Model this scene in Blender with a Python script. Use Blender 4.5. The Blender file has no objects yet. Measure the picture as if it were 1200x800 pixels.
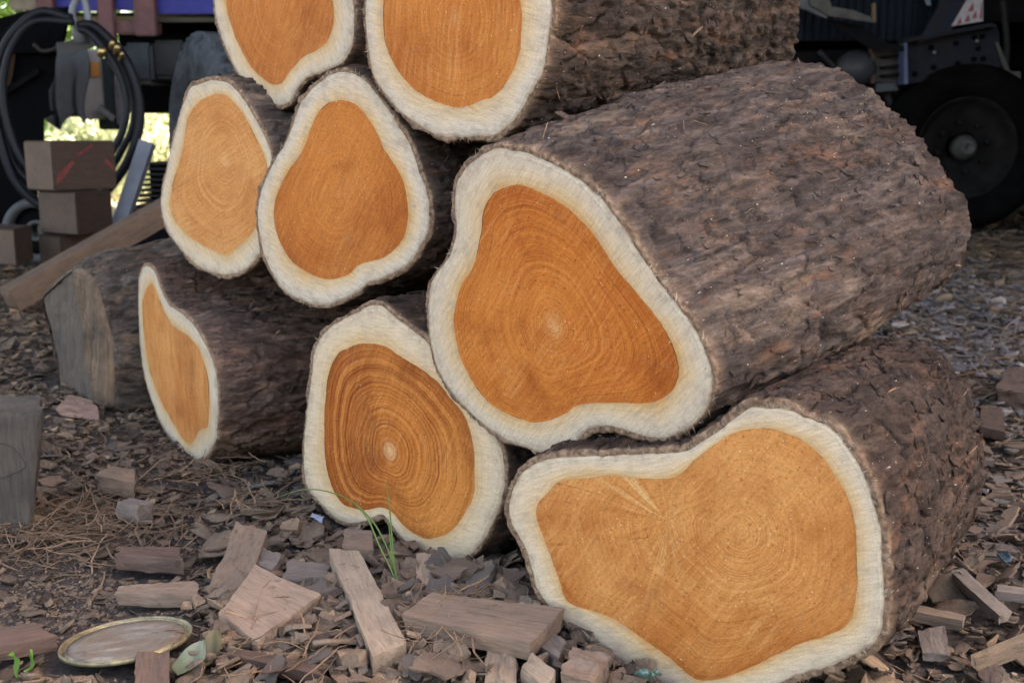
import bpy, bmesh, math, random
import numpy as np
from mathutils import Vector, Matrix, noise as mnoise

SC = bpy.context.scene
COL = SC.collection
R = math.radians
rng = np.random.default_rng(7)
random.seed(7)

# ------------------------------------------------------------------ camera geometry
W0, H0, FPX = 1200.0, 800.0, 1287.0
CAM_H = 0.60
PITCH = math.atan((400.0 - 160.0) / FPX)
cp, sp = math.cos(PITCH), math.sin(PITCH)

def ray(u, v):
    a, b = (u - 600.0) / FPX, (400.0 - v) / FPX
    return np.array([a, cp + b * sp, -sp + b * cp])

def P(u, v, s):                       # point at depth s along the optical axis
    return np.array([0, 0, CAM_H]) + ray(u, v) * s

def G(u, v, z=0.0):                   # point on the level z
    d = ray(u, v)
    return np.array([0, 0, CAM_H]) + d * ((z - CAM_H) / d[2])

def PY(u, v, y):                      # point on the vertical plane at distance y
    d = ray(u, v)
    return np.array([0, 0, CAM_H]) + d * (y / d[1])

# ------------------------------------------------------------------ numpy noise
def _h(i, j, k, s):
    n = (i.astype(np.int64) * 73856093) ^ (j.astype(np.int64) * 19349663) ^ (k.astype(np.int64) * 83492791) ^ (s * 2654435761)
    n &= 0xFFFFFFFF
    n = ((n ^ (n >> 15)) * 2246822519) & 0xFFFFFFFF
    n = ((n ^ (n >> 13)) * 3266489917) & 0xFFFFFFFF
    n ^= n >> 16
    return n.astype(np.float64) / 4294967296.0

def vnoise(p, seed=0):
    f = np.floor(p); t = p - f; t = t * t * (3 - 2 * t)
    i, j, k = (f[:, a].astype(np.int64) for a in range(3))
    r = 0
    for dx in (0, 1):
        wx = t[:, 0] if dx else 1 - t[:, 0]
        for dy in (0, 1):
            wy = t[:, 1] if dy else 1 - t[:, 1]
            for dz in (0, 1):
                wz = t[:, 2] if dz else 1 - t[:, 2]
                r = r + wx * wy * wz * _h(i + dx, j + dy, k + dz, seed)
    return r * 2 - 1

def fbm(p, seed=0, oct=4):
    a, r, s = 1.0, 0.0, 0.0
    q = np.array(p, float)
    for o in range(oct):
        r = r + a * vnoise(q, seed + o * 17); s += a; a *= 0.5; q = q * 2.03 + 11.7
    return r / s

def worley(p, seed=0):
    f = np.floor(p).astype(np.int64)
    n = len(p)
    F1 = np.full(n, 9.0); F2 = np.full(n, 9.0); cid = np.zeros(n); off = np.zeros((n, 3))
    for dx in (-1, 0, 1):
        for dy in (-1, 0, 1):
            for dz in (-1, 0, 1):
                i, j, k = f[:, 0] + dx, f[:, 1] + dy, f[:, 2] + dz
                c = np.stack([i + _h(i, j, k, seed), j + _h(i, j, k, seed + 1), k + _h(i, j, k, seed + 2)], 1)
                d = p - c
                q = np.sqrt((d * d).sum(1))
                m = q < F1
                F2 = np.where(m, F1, np.minimum(F2, q))
                cid = np.where(m, _h(i, j, k, seed + 3), cid)
                off[m] = d[m]
                F1 = np.where(m, q, F1)
    return F1, F2, cid, off

def sstep(a, b, x):
    t = np.clip((x - a) / (b - a), 0, 1)
    return t * t * (3 - 2 * t)

# ------------------------------------------------------------------ scene helpers
def link(o, parent=None):
    COL.objects.link(o)
    if parent is not None:
        o.parent = parent
    return o

def tag(o, label=None, cat=None, group=None, kind=None):
    if label: o['label'] = label
    if cat: o['category'] = cat
    if group: o['group'] = group
    if kind: o['kind'] = kind
    return o

def empty(name, loc, label, cat, group=None, rot=None):
    o = bpy.data.objects.new(name, None)
    o.empty_display_size = 0.05
    o.location = Vector(loc)
    if rot is not None:
        o.rotation_euler = rot
    link(o)
    return tag(o, label, cat, group)

def arr_mesh(name, verts, faces, mats, smooth=True, attrs=None, mat_idx=None):
    me = bpy.data.meshes.new(name)
    verts = np.ascontiguousarray(verts, np.float32)
    lists = faces if isinstance(faces, list) else [faces]
    lists = [np.asarray(f, np.int32) for f in lists if len(f)]
    loops = np.concatenate([f.ravel() for f in lists])
    counts = np.concatenate([np.full(len(f), f.shape[1], np.int32) for f in lists])
    starts = np.concatenate([[0], np.cumsum(counts)[:-1]]).astype(np.int32)
    me.vertices.add(len(verts)); me.vertices.foreach_set('co', verts.ravel())
    me.loops.add(len(loops)); me.loops.foreach_set('vertex_index', loops)
    me.polygons.add(len(counts)); me.polygons.foreach_set('loop_start', starts)
    if mat_idx is not None:
        me.polygons.foreach_set('material_index', np.asarray(mat_idx, np.int32))
    me.update(calc_edges=True)
    me.polygons.foreach_set('use_smooth', np.asarray(smooth, bool) if np.ndim(smooth) else np.full(len(counts), bool(smooth)))
    for k, v in (attrs or {}).items():
        a = me.attributes.new(k, 'FLOAT', 'POINT')
        a.data.foreach_set('value', np.ascontiguousarray(v, np.float32))
    for m in (mats if isinstance(mats, (list, tuple)) else [mats]):
        me.materials.append(m)
    me.validate()
    return me

def obj(name, me, parent=None, loc=None):
    o = bpy.data.objects.new(name, me)
    if loc is not None:
        o.location = Vector(loc)
    return link(o, parent)

class MB:
    """collects simple solids in a bmesh"""
    def __init__(self): self.bm = bmesh.new()
    def box(self, c, size, rot=None, bevel=0.0):
        t = bmesh.new()
        bmesh.ops.create_cube(t, size=1)
        for v in t.verts: v.co = Vector((v.co.x * size[0], v.co.y * size[1], v.co.z * size[2]))
        if bevel: bmesh.ops.bevel(t, geom=t.edges[:], offset=bevel, segments=2, affect='EDGES')
        M = Matrix.Translation(Vector(c)) @ (rot.to_4x4() if rot is not None else Matrix.Identity(4))
        t.transform(M); self._add(t); return self
    def bar(self, a, b, w, h, up=(0, 0, 1), bevel=0.0):
        a, b = Vector(a), Vector(b); d = b - a; L = d.length; x = d.normalized()
        u = Vector(up)
        if abs(x.dot(u)) > 0.98: u = Vector((0, 1, 0))
        y = u.cross(x).normalized(); z = x.cross(y)
        M = Matrix((x, y, z)).transposed()
        return self.box((a + b) / 2, (L, w, h), M, bevel)
    def lathe(self, prof, c, axis=(0, 1, 0), seg=40, spin=None):
        ax = Vector(axis).normalized()
        q = Vector((0, 0, 1)).rotation_difference(ax).to_matrix()
        t = bmesh.new(); rings = []
        for (r, h) in prof:
            rings.append([t.verts.new(q @ Vector((r * math.cos(2 * math.pi * i / seg), r * math.sin(2 * math.pi * i / seg), h)) + Vector(c)) for i in range(seg)])
        for a, b in zip(rings, rings[1:]):
            for i in range(seg):
                t.faces.new((a[i], a[(i + 1) % seg], b[(i + 1) % seg], b[i]))
        for rg, flip in ((rings[0], True), (rings[-1], False)):
            if (rg[0].co - rg[seg // 2].co).length > 1e-5 and prof[0] != prof[-1]:
                t.faces.new(rg[::-1] if flip else rg)
        if prof[0] == prof[-1]: bmesh.ops.remove_doubles(t, verts=t.verts[:], dist=1e-6)
        for f in t.faces: f.smooth = True
        self._add(t); return self
    def tube(self, pts, r, seg=8, taper=None):
        pts = [Vector(p) for p in pts]; t = bmesh.new(); rings = []
        n = None
        for i, p in enumerate(pts):
            d = (pts[min(i + 1, len(pts) - 1)] - pts[max(i - 1, 0)]).normalized()
            if n is None:
                n = d.orthogonal().normalized()
            n = (n - d * n.dot(d)).normalized()
            b = d.cross(n)
            rr = r if taper is None else r * (1 + (taper - 1) * i / (len(pts) - 1))
            rings.append([t.verts.new(p + (n * math.cos(2 * math.pi * k / seg) + b * math.sin(2 * math.pi * k / seg)) * rr) for k in range(seg)])
        for a, b in zip(rings, rings[1:]):
            for k in range(seg): t.faces.new((a[k], a[(k + 1) % seg], b[(k + 1) % seg], b[k]))
        t.faces.new(rings[0][::-1]); t.faces.new(rings[-1])
        for f in t.faces: f.smooth = True
        self._add(t); return self
    def poly(self, pts, thick):
        """plate: outline of points, extruded by the vector thick"""
        t = bmesh.new(); th = Vector(thick)
        a = [t.verts.new(Vector(p)) for p in pts]; b = [t.verts.new(Vector(p) + th) for p in pts]
        t.faces.new(a); t.faces.new(b[::-1])
        for i in range(len(a)):
            j = (i + 1) % len(a); t.faces.new((a[j], a[i], b[i], b[j]))
        self._add(t); return self
    def _add(self, t):
        me = bpy.data.meshes.new('tmp'); t.to_mesh(me); t.free(); self.bm.from_mesh(me); bpy.data.meshes.remove(me)
    def build(self, name, mat, parent=None, loc=None, bevel=0.0):
        bmesh.ops.recalc_face_normals(self.bm, faces=self.bm.faces[:])
        me = bpy.data.meshes.new(name)
        base = Vector((0, 0, 0))
        if loc is not None: base = Vector(loc)
        elif parent is not None: base = parent.matrix_basis.translation
        if parent is not None and parent.parent is not None and loc is None:
            base = parent.parent.matrix_basis.translation
        self.bm.transform(Matrix.Translation(-base))
        self.bm.to_mesh(me); self.bm.free()
        me.materials.append(mat)
        o = bpy.data.objects.new(name, me)
        if parent is None: o.location = base
        return link(o, parent)

# ------------------------------------------------------------------ node helpers
def new_mat(name):
    m = bpy.data.materials.new(name); m.use_nodes = True
    t = m.node_tree; t.nodes.clear()
    out = t.nodes.new('ShaderNodeOutputMaterial')
    b = t.nodes.new('ShaderNodeBsdfPrincipled')
    t.links.new(b.outputs[0], out.inputs[0])
    b.inputs['Roughness'].default_value = 0.85
    b.inputs['Specular IOR Level'].default_value = 0.25
    return m, t, b

def nd(t, typ, ins=None, out=0, **props):
    n = t.nodes.new(typ)
    for k, v in props.items(): setattr(n, k, v)
    for k, v in (ins or {}).items():
        s = n.inputs[k]
        if isinstance(v, bpy.types.NodeSocket): t.links.new(v, s)
        else: s.default_value = v
    return n.outputs[out]

def math_(t, op, a, b=0.0, c=0.0, clamp=False):
    n = t.nodes.new('ShaderNodeMath'); n.operation = op; n.use_clamp = clamp
    for i, v in enumerate((a, b, c)):
        if isinstance(v, bpy.types.NodeSocket): t.links.new(v, n.inputs[i])
        else: n.inputs[i].default_value = v
    return n.outputs[0]

def ramp(t, fac, stops, interp='LINEAR'):
    n = t.nodes.new('ShaderNodeValToRGB'); cr = n.color_ramp; cr.interpolation = interp
    while len(cr.elements) < len(stops): cr.elements.new(0.5)
    for e, (p, c) in zip(cr.elements, stops):
        e.position = p
        e.color = (c, c, c, 1) if isinstance(c, (int, float)) else (*c, 1)
    t.links.new(fac, n.inputs[0])
    return n.outputs[0]

def mix(t, fac, a, b, mode='MIX'):
    n = t.nodes.new('ShaderNodeMix'); n.data_type = 'RGBA'; n.blend_type = mode
    for s, v in ((n.inputs[0], fac), (n.inputs[6], a), (n.inputs[7], b)):
        if isinstance(v, bpy.types.NodeSocket): t.links.new(v, s)
        elif isinstance(v, (int, float)): s.default_value = v
        else: s.default_value = (*v, 1)
    return n.outputs[2]

def objco(t, scale=(1, 1, 1), loc=(0, 0, 0), rot=(0, 0, 0)):
    c = nd(t, 'ShaderNodeTexCoord', out=3)
    return nd(t, 'ShaderNodeMapping', {'Vector': c, 'Scale': scale, 'Location': loc, 'Rotation': rot})

def grainco(t, ang, stretch, loc=(0, 0, 0)):
    """object coordinates turned by ang, then stretched along y: streaks that run at that angle"""
    c = nd(t, 'ShaderNodeTexCoord', out=3)
    c = nd(t, 'ShaderNodeMapping', {'Vector': c, 'Rotation': (0, 0, ang), 'Location': loc})
    return nd(t, 'ShaderNodeMapping', {'Vector': c, 'Scale': (1, stretch, 1)})

def noise(t, vec, scale, detail=4, rough=0.55, dist=0.0, out=0):
    return nd(t, 'ShaderNodeTexNoise', {'Vector': vec, 'Scale': scale, 'Detail': detail, 'Roughness': rough, 'Distortion': dist}, out=out)

def noise1(t, w, detail=2):
    n = t.nodes.new('ShaderNodeTexNoise'); n.noise_dimensions = '1D'
    t.links.new(w, n.inputs['W']); n.inputs['Scale'].default_value = 1.0; n.inputs['Detail'].default_value = detail
    return n.outputs[0]

def bump(t, b, height, strength, dist, prev=None):
    n = t.nodes.new('ShaderNodeBump'); n.inputs['Strength'].default_value = strength; n.inputs['Distance'].default_value = dist
    t.links.new(height, n.inputs['Height'])
    if prev is not None: t.links.new(prev, n.inputs['Normal'])
    if b is not None: t.links.new(n.outputs[0], b.inputs['Normal'])
    return n.outputs[0]

def attr(t, name):
    return nd(t, 'ShaderNodeAttribute', out=2, attribute_name=name)

# ------------------------------------------------------------------ materials
def specks(t, col, scale, thr, amt, c, stretch=1.0, seed=0.0):
    """scattered crumbs of saw dust, uneven in size and number"""
    co = objco(t, (1, 1, stretch), (seed, 0, 0))
    cw = mix(t, .004, co, noise(t, co, 300, 2, out=1), 'ADD')
    vo = nd(t, 'ShaderNodeTexVoronoi', {'Vector': cw, 'Scale': scale}, out=0)
    sc_ = t.nodes.new('ShaderNodeSeparateColor')
    t.links.new(nd(t, 'ShaderNodeTexVoronoi', {'Vector': cw, 'Scale': scale}, out=1), sc_.inputs[0])
    size = math_(t, 'MULTIPLY', sc_.outputs[1], .30)
    cl = ramp(t, noise(t, co, 11, 4, .6), [(.40, 0), (.65, 1)])
    thr_ = math_(t, 'SUBTRACT', 1.0, math_(t, 'MULTIPLY', math_(t, 'ADD', math_(t, 'MULTIPLY', cl, 1.6), .25), thr))
    sel = math_(t, 'MULTIPLY', math_(t, 'LESS_THAN', vo, size), math_(t, 'GREATER_THAN', sc_.outputs[0], thr_))
    return mix(t, math_(t, 'MULTIPLY', sel, amt), col, c)

def bark_mat(name, a, b_, c, tan=0.25, stretch=0.3, seed=0.0):
    m, t, b = new_mat(name)
    co = objco(t, (1, 1, stretch), (seed, seed * .7, 0))
    wob = noise(t, co, 14, 3, out=1)
    cow = mix(t, 0.05, co, wob, 'ADD')
    big = noise(t, co, 7.5, 6, 0.65)
    col = mix(t, ramp(t, big, [(.38, 0), (.6, 1)]), a, b_)
    pl = attr(t, 'plate')
    col = mix(t, math_(t, 'MULTIPLY', ramp(t, pl, [(.3, 0), (.95, 1)]), .85), col, c)
    # scales of different age: own hue
    rg0 = mix(t, .02, mix(t, .035, co, noise(t, co, 26, 3, out=1), 'ADD'), noise(t, co, 95, 3, out=1), 'ADD')
    vz = nd(t, 'ShaderNodeSeparateColor', {'Color': nd(t, 'ShaderNodeTexVoronoi', {'Vector': rg0, 'Scale': 58.0}, out=1)}, out=1)
    col = mix(t, 1.0, col, ramp(t, vz, [(0, (.70, .68, .67)), (.5, (1, .97, .95)), (.8, (1.15, 1.06, 1.0)), (1, (1.5, 1.28, 1.1))]), 'MULTIPLY')
    mid = noise(t, mix(t, .5, cow, objco(t, (1, 1, .22), (seed, 1, 0))), 70, 9, 0.76)
    col = mix(t, 1.0, col, ramp(t, mid, [(.28, .30), (.5, .95), (.70, 1.75)]), 'MULTIPLY')
    tp = noise(t, objco(t, (1, 1, stretch * .8), (3.1 + seed, 1.7, 5)), 9, 7, 0.72)
    col = mix(t, math_(t, 'MULTIPLY', ramp(t, tp, [(.56, 0), (.64, 1)]), tan), col, (.30, .205, .14))
    tp2 = noise(t, objco(t, (1, 1, stretch), (8.1 + seed, 4.7, 2)), 24, 6, 0.72)
    col = mix(t, math_(t, 'MULTIPLY', ramp(t, tp2, [(.57, 0), (.66, 1)]), .6), col, (.185, .088, .05))
    col = specks(t, col, 330.0, .055, .8, (.50, .42, .34), .5, seed)
    # loose pale fibres
    fb = noise(t, objco(t, (1, 1, .12), (seed, 3, 0)), 210, 3, .55, 1.2)
    col = mix(t, ramp(t, fb, [(.70, 0), (.74, .55)]), col, (.34, .26, .19))
    stc = noise(t, mix(t, .05, objco(t, (1, 1, .10), (seed, 2, 0)), noise(t, co, 20, 3, out=1), 'ADD'), 120, 6, .7)
    col = mix(t, 1.0, col, ramp(t, stc, [(.30, .55), (.5, 1.0), (.70, 1.4)]), 'MULTIPLY')
    rim = attr(t, 'rim')
    rimn = math_(t, 'MULTIPLY', rim, ramp(t, noise(t, objco(t), 90, 4, .7), [(.30, .25), (.55, 1)]))
    col = mix(t, rimn, col, mix(t, ramp(t, noise(t, objco(t), 140, 3), [(.35, 0), (.65, 1)]), (.46, .30, .19), (.24, .135, .08)))
    t.links.new(col, b.inputs['Base Color'])
    b.inputs['Roughness'].default_value = 0.92
    b.inputs['Specular IOR Level'].default_value = .15
    ed = nd(t, 'ShaderNodeTexVoronoi', {'Vector': cow, 'Scale': 62.0}, out=0, feature='DISTANCE_TO_EDGE')
    n1 = bump(t, None, ramp(t, ed, [(0, 0), (.10, 1)]), .22, .004)
    rg1 = mix(t, .02, mix(t, .035, co, noise(t, co, 26, 3, out=1), 'ADD'), noise(t, co, 95, 3, out=1), 'ADD')
    fk = nd(t, 'ShaderNodeSeparateColor', {'Color': nd(t, 'ShaderNodeTexVoronoi', {'Vector': rg1, 'Scale': 58.0}, out=1)}, out=0)
    fk2 = nd(t, 'ShaderNodeSeparateColor', {'Color': nd(t, 'ShaderNodeTexVoronoi', {'Vector': rg1, 'Scale': 128.0}, out=1)}, out=0)
    n1 = bump(t, None, fk, .5, .006, n1)
    n1 = bump(t, None, fk2, .6, .0040, n1)
    st_ = noise(t, mix(t, .05, objco(t, (1, 1, .10), (seed, 2, 0)), noise(t, co, 20, 3, out=1), 'ADD'), 120, 6, .7)
    n1 = bump(t, None, st_, .7, .006, n1)
    n2 = bump(t, None, mid, .7, .007, n1)
    fine = noise(t, objco(t, (1, 1, .5)), 240, 6, .75)
    bump(t, b, fine, .9, .0032, n2)
    return m

def heart_mat(name, light, mid_, dark, nr=26, contrast=.7, edge=.35, saw=0.4, saw_ang=.5, pale_c=.0, wav=.05, seed=0.0, grain=False, knot=None):
    m, t, b = new_mat(name)
    r = attr(t, 'ring')
    co = objco(t, (1, 1, 1), (seed, seed * 1.3, 0))
    w = noise(t, co, 6, 3)
    w2 = noise(t, co, 38, 4, .6)
    w3 = noise(t, co, 170, 3, .6)
    rw = math_(t, 'ADD', r, math_(t, 'MULTIPLY', math_(t, 'SUBTRACT', w, .5), wav * 1.3))
    rw = math_(t, 'ADD', rw, math_(t, 'MULTIPLY', math_(t, 'SUBTRACT', w2, .5), wav * .45))
    rw = math_(t, 'ADD', rw, math_(t, 'MULTIPLY', math_(t, 'SUBTRACT', w3, .5), wav * .14))
    if grain:
        gc = grainco(t, -.12, .09, (seed, 0, 0))
        gw = noise(t, co, 7, 3)
        f1 = noise(t, mix(t, .06, gc, noise(t, co, 9, 3, out=1), 'ADD'), 60, 5, .6)
        rr = math_(t, 'ADD', math_(t, 'MULTIPLY', f1, .55), math_(t, 'MULTIPLY', gw, .45))
    else:
        f1 = noise1(t, math_(t, 'MULTIPLY', rw, nr), 1)
        f2 = noise1(t, math_(t, 'MULTIPLY', rw, nr * 2.7), 3)
        patch = noise(t, co, 10, 3)
        f2 = math_(t, 'ADD', .5, math_(t, 'MULTIPLY', math_(t, 'SUBTRACT', f2, .5), ramp(t, patch, [(.3, .35), (.7, 1.25)])))
        rr = math_(t, 'ADD', math_(t, 'MULTIPLY', f1, .42), math_(t, 'MULTIPLY', f2, .58))
        xr = math_(t, 'ADD', math_(t, 'MULTIPLY', rw, nr * 1.25), math_(t, 'MULTIPLY', f1, 2.2))
        fx = math_(t, 'FRACT', xr)
        late = ramp(t, fx, [(0, .12), (.35, 0), (.62, .22), (.88, 1), (.97, .9), (1, .12)])
        idr = t.nodes.new('ShaderNodeTexWhiteNoise'); idr.noise_dimensions = '1D'
        t.links.new(math_(t, 'FLOOR', xr), idr.inputs['W'])
        late = math_(t, 'MULTIPLY', late, math_(t, 'ADD', .25, math_(t, 'MULTIPLY', idr.outputs[0], .75)))
        late = math_(t, 'MULTIPLY', late, ramp(t, noise(t, co, 13, 4, .6), [(.32, .25), (.62, 1)]))
    lo, hi = .5 - .20 / max(contrast, .05), .5 + .20 / max(contrast, .05)
    lo, hi = max(lo, 0), min(hi, 1)
    col = ramp(t, rr, [(lo, dark), (.5, mid_), (hi, light)])
    e = ramp(t, rw, [(0, 0), (.55, .10), (.85, .45), (.985, 1)])
    col = mix(t, math_(t, 'MULTIPLY', e, edge), col, dark)
    c0 = ramp(t, math_(t, 'ADD', r, math_(t, 'MULTIPLY', math_(t, 'SUBTRACT', w2, .5), .08)), [(0, 1), (.035, .6), (.16, 0)])
    col = mix(t, math_(t, 'MULTIPLY', c0, pale_c), col, (.78, .54, .29))
    big = noise(t, co, 3.6, 4)
    col = mix(t, ramp(t, big, [(.38, 0), (.66, .75)]), col, light)
    big2 = noise(t, objco(t, loc=(seed + 5, 2, 0)), 7, 5, .65)
    col = mix(t, ramp(t, big2, [(.5, 0), (.70, .75)]), col, dark)
    if not grain:
        col = mix(t, math_(t, 'MULTIPLY', late, min(.9, .66 * contrast)), col, dark)
    # saw marks: fibres torn along the cut
    sc_ = grainco(t, saw_ang, .05, (seed, 0, 0))
    sw = noise(t, mix(t, .035, sc_, noise(t, co, 5, 3, out=1), 'ADD'), 190, 5, .7)
    sm = noise(t, co, 9, 4, .6)
    swm = math_(t, 'MULTIPLY', ramp(t, sw, [(.48, 0), (.75, 1)]), ramp(t, sm, [(.38, .08), (.66, 1)]))
    col = mix(t, math_(t, 'MULTIPLY', swm, saw), col, (.70, .40, .16))
    col = mix(t, 1.0, col, ramp(t, sw, [(.3, .86), (.6, 1.04)]), 'MULTIPLY')
    if knot is not None:
        c_ = nd(t, 'ShaderNodeTexCoord', out=3)
        dv = nd(t, 'ShaderNodeVectorMath', {0: c_, 1: (knot[0], knot[1], 0)}, operation='SUBTRACT')
        ln_ = nd(t, 'ShaderNodeVectorMath', {0: dv}, out=1, operation='LENGTH')
        dn_ = nd(t, 'ShaderNodeVectorMath', {0: dv}, operation='NORMALIZE')
        dn_ = mix(t, .02, dn_, noise(t, co, 25, 3, out=1), 'ADD')
        ks = noise(t, dn_, 5.5, 4, .7)
        km = math_(t, 'MULTIPLY', ramp(t, ln_, [(.0, 1), (.06, .7), (.125, 0)]), ramp(t, noise(t, co, 12, 3), [(.35, .3), (.6, 1)]))
        sx = nd(t, 'ShaderNodeSeparateXYZ', {'Vector': dv}, out=0)
        km = math_(t, 'MULTIPLY', km, ramp(t, math_(t, 'ADD', .5, math_(t, 'MULTIPLY', sx, -8.0)), [(.3, 0), (.7, 1)]))
        col = mix(t, math_(t, 'MULTIPLY', math_(t, 'MULTIPLY', ramp(t, ks, [(.52, 0), (.62, 1)]), km), .85), col, (.74, .47, .20))
        col = mix(t, math_(t, 'MULTIPLY', math_(t, 'MULTIPLY', ramp(t, ks, [(.36, 1), (.46, 0)]), km), .6), col, dark)
    # short drying checks that run out from the pith
    c2_ = nd(t, 'ShaderNodeTexCoord', out=3)
    dr_ = nd(t, 'ShaderNodeVectorMath', {0: c2_}, operation='NORMALIZE')
    ck_ = noise(t, mix(t, .008, dr_, noise(t, co, 30, 2, out=1), 'ADD'), 34, 2, .5)
    ckm = math_(t, 'MULTIPLY', ramp(t, ck_, [(.69, 0), (.72, 1)]), ramp(t, noise(t, co, 14, 3), [(.52, 0), (.62, 1)]))
    col = mix(t, math_(t, 'MULTIPLY', ckm, .45), col, tuple(x * .45 for x in dark))
    # pores: short dark flecks and a fibrous grain
    fl = noise(t, co, 260, 4, .65)
    col = mix(t, ramp(t, fl, [(.55, 0), (.70, .75)]), col, tuple(x * .6 for x in dark))
    gn = noise(t, co, 520, 3, .7)
    col = mix(t, 1.0, col, ramp(t, gn, [(.28, .76), (.72, 1.2)]), 'MULTIPLY')
    dt = noise(t, objco(t, loc=(seed + 2, 7, 1)), 19, 7, .75)
    col = mix(t, ramp(t, dt, [(.60, 0), (.72, .35)]), col, (.34, .21, .12))
    col = specks(t, col, 420.0, .06, .8, (.85, .64, .40), 1.0, seed)
    col = specks(t, col, 300.0, .05, .7, (.10, .05, .025), 1.0, seed + 3.7)
    t.links.new(col, b.inputs['Base Color'])
    b.inputs['Roughness'].default_value = .78
    b.inputs['Specular IOR Level'].default_value = .18
    n1 = bump(t, None, sw, .6, .0024)
    n2 = bump(t, None, rr, .35, .0012, n1)
    bump(t, b, noise(t, co, 380, 5, .75), .8, .0016, n2)
    return m

def sap_mat(name, grey=.5, seed=0.0, warm=(.60, .32, .12)):
    m, t, b = new_mat(name)
    k = attr(t, 'ring')
    co = objco(t, (1, 1, 1), (seed, seed * 1.7, 0))
    n = noise(t, co, 11, 5, .62)
    kk = math_(t, 'ADD', k, math_(t, 'MULTIPLY', math_(t, 'SUBTRACT', n, .5), .85))
    g = tuple(a_ * (1 - grey) + b_ * grey for a_, b_ in zip((.645, .485, .315), (.61, .50, .385)))
    col = ramp(t, kk, [(0.0, warm), (.12, (.62, .395, .195)), (.40, (.635, .46, .285)), (.70, g), (1.0, tuple(x * .82 for x in g))])
    rg = noise1(t, math_(t, 'MULTIPLY', math_(t, 'ADD', k, math_(t, 'MULTIPLY', n, .35)), 13.0), 3)
    col = mix(t, 1.0, col, ramp(t, rg, [(.3, .90), (.7, 1.05)]), 'MULTIPLY')
    wm = noise(t, objco(t, loc=(seed + 9, 1, 3)), 8, 4, .6)
    col = mix(t, ramp(t, wm, [(.48, 0), (.7, .6)]), col, (.61, .43, .26))
    bl = noise(t, co, 30, 7, .72)
    col = mix(t, math_(t, 'MULTIPLY', ramp(t, bl, [(.5, 0), (.66, 1)]), .45 * grey + .32), col, (.42, .32, .235))
    # grime along the bark side
    dk = math_(t, 'MULTIPLY', ramp(t, k, [(.55, 0), (.95, 1)]), ramp(t, noise(t, co, 55, 6, .75), [(.48, 0), (.62, 1)]))
    col = mix(t, math_(t, 'MULTIPLY', dk, .75), col, (.33, .25, .185))
    fl = noise(t, objco(t, (1, 1, 1), (seed + 4, 2, 0)), 150, 4, .62)
    col = mix(t, ramp(t, fl, [(.655, 0), (.72, .8)]), col, (.30, .20, .13))
    sw = noise(t, grainco(t, .4 + seed * .37, .16, (seed, 1, 0)), 210, 5, .75)
    col = mix(t, 1.0, col, ramp(t, sw, [(.28, .78), (.7, 1.10)]), 'MULTIPLY')
    gn = noise(t, co, 480, 3, .7)
    col = mix(t, 1.0, col, ramp(t, gn, [(.28, .85), (.72, 1.10)]), 'MULTIPLY')
    e = ramp(t, math_(t, 'ADD', k, math_(t, 'MULTIPLY', math_(t, 'SUBTRACT', bl, .5), .2)), [(.955, 0), (1.0, 1)])
    col = mix(t, math_(t, 'MULTIPLY', e, .75), col, (.30, .19, .115))
    t.links.new(col, b.inputs['Base Color'])
    b.inputs['Roughness'].default_value = .85
    b.inputs['Specular IOR Level'].default_value = .18
    n1 = bump(t, None, sw, .6, .0024)
    bump(t, b, noise(t, co, 300, 6, .75), .45, .0015, n1)
    return m

def old_end_mat(name):
    m, t, b = new_mat(name)
    co = objco(t)
    big = noise(t, co, 9, 5, .6)
    col = ramp(t, big, [(.3, (.045, .031, .023)), (.5, (.13, .083, .054)), (.75, (.22, .14, .085))])
    gr = noise(t, grainco(t, .22, .08), 90, 5, .65)
    col = mix(t, 1.0, col, ramp(t, gr, [(.25, .5), (.7, 1.25)]), 'MULTIPLY')
    r = attr(t, 'ring')
    rg = noise1(t, math_(t, 'MULTIPLY', r, 30.0), 3)
    col = mix(t, 1.0, col, ramp(t, rg, [(.3, .8), (.7, 1.15)]), 'MULTIPLY')
    col = mix(t, math_(t, 'MULTIPLY', attr(t, 'tint'), .6), col, mix(t, gr, (.040, .034, .030), (.13, .108, .09)))
    t.links.new(col, b.inputs['Base Color'])
    n1 = bump(t, None, gr, .7, .004)
    bump(t, b, noise(t, co, 120, 5, .7), .5, .003, n1)
    return m

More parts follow.
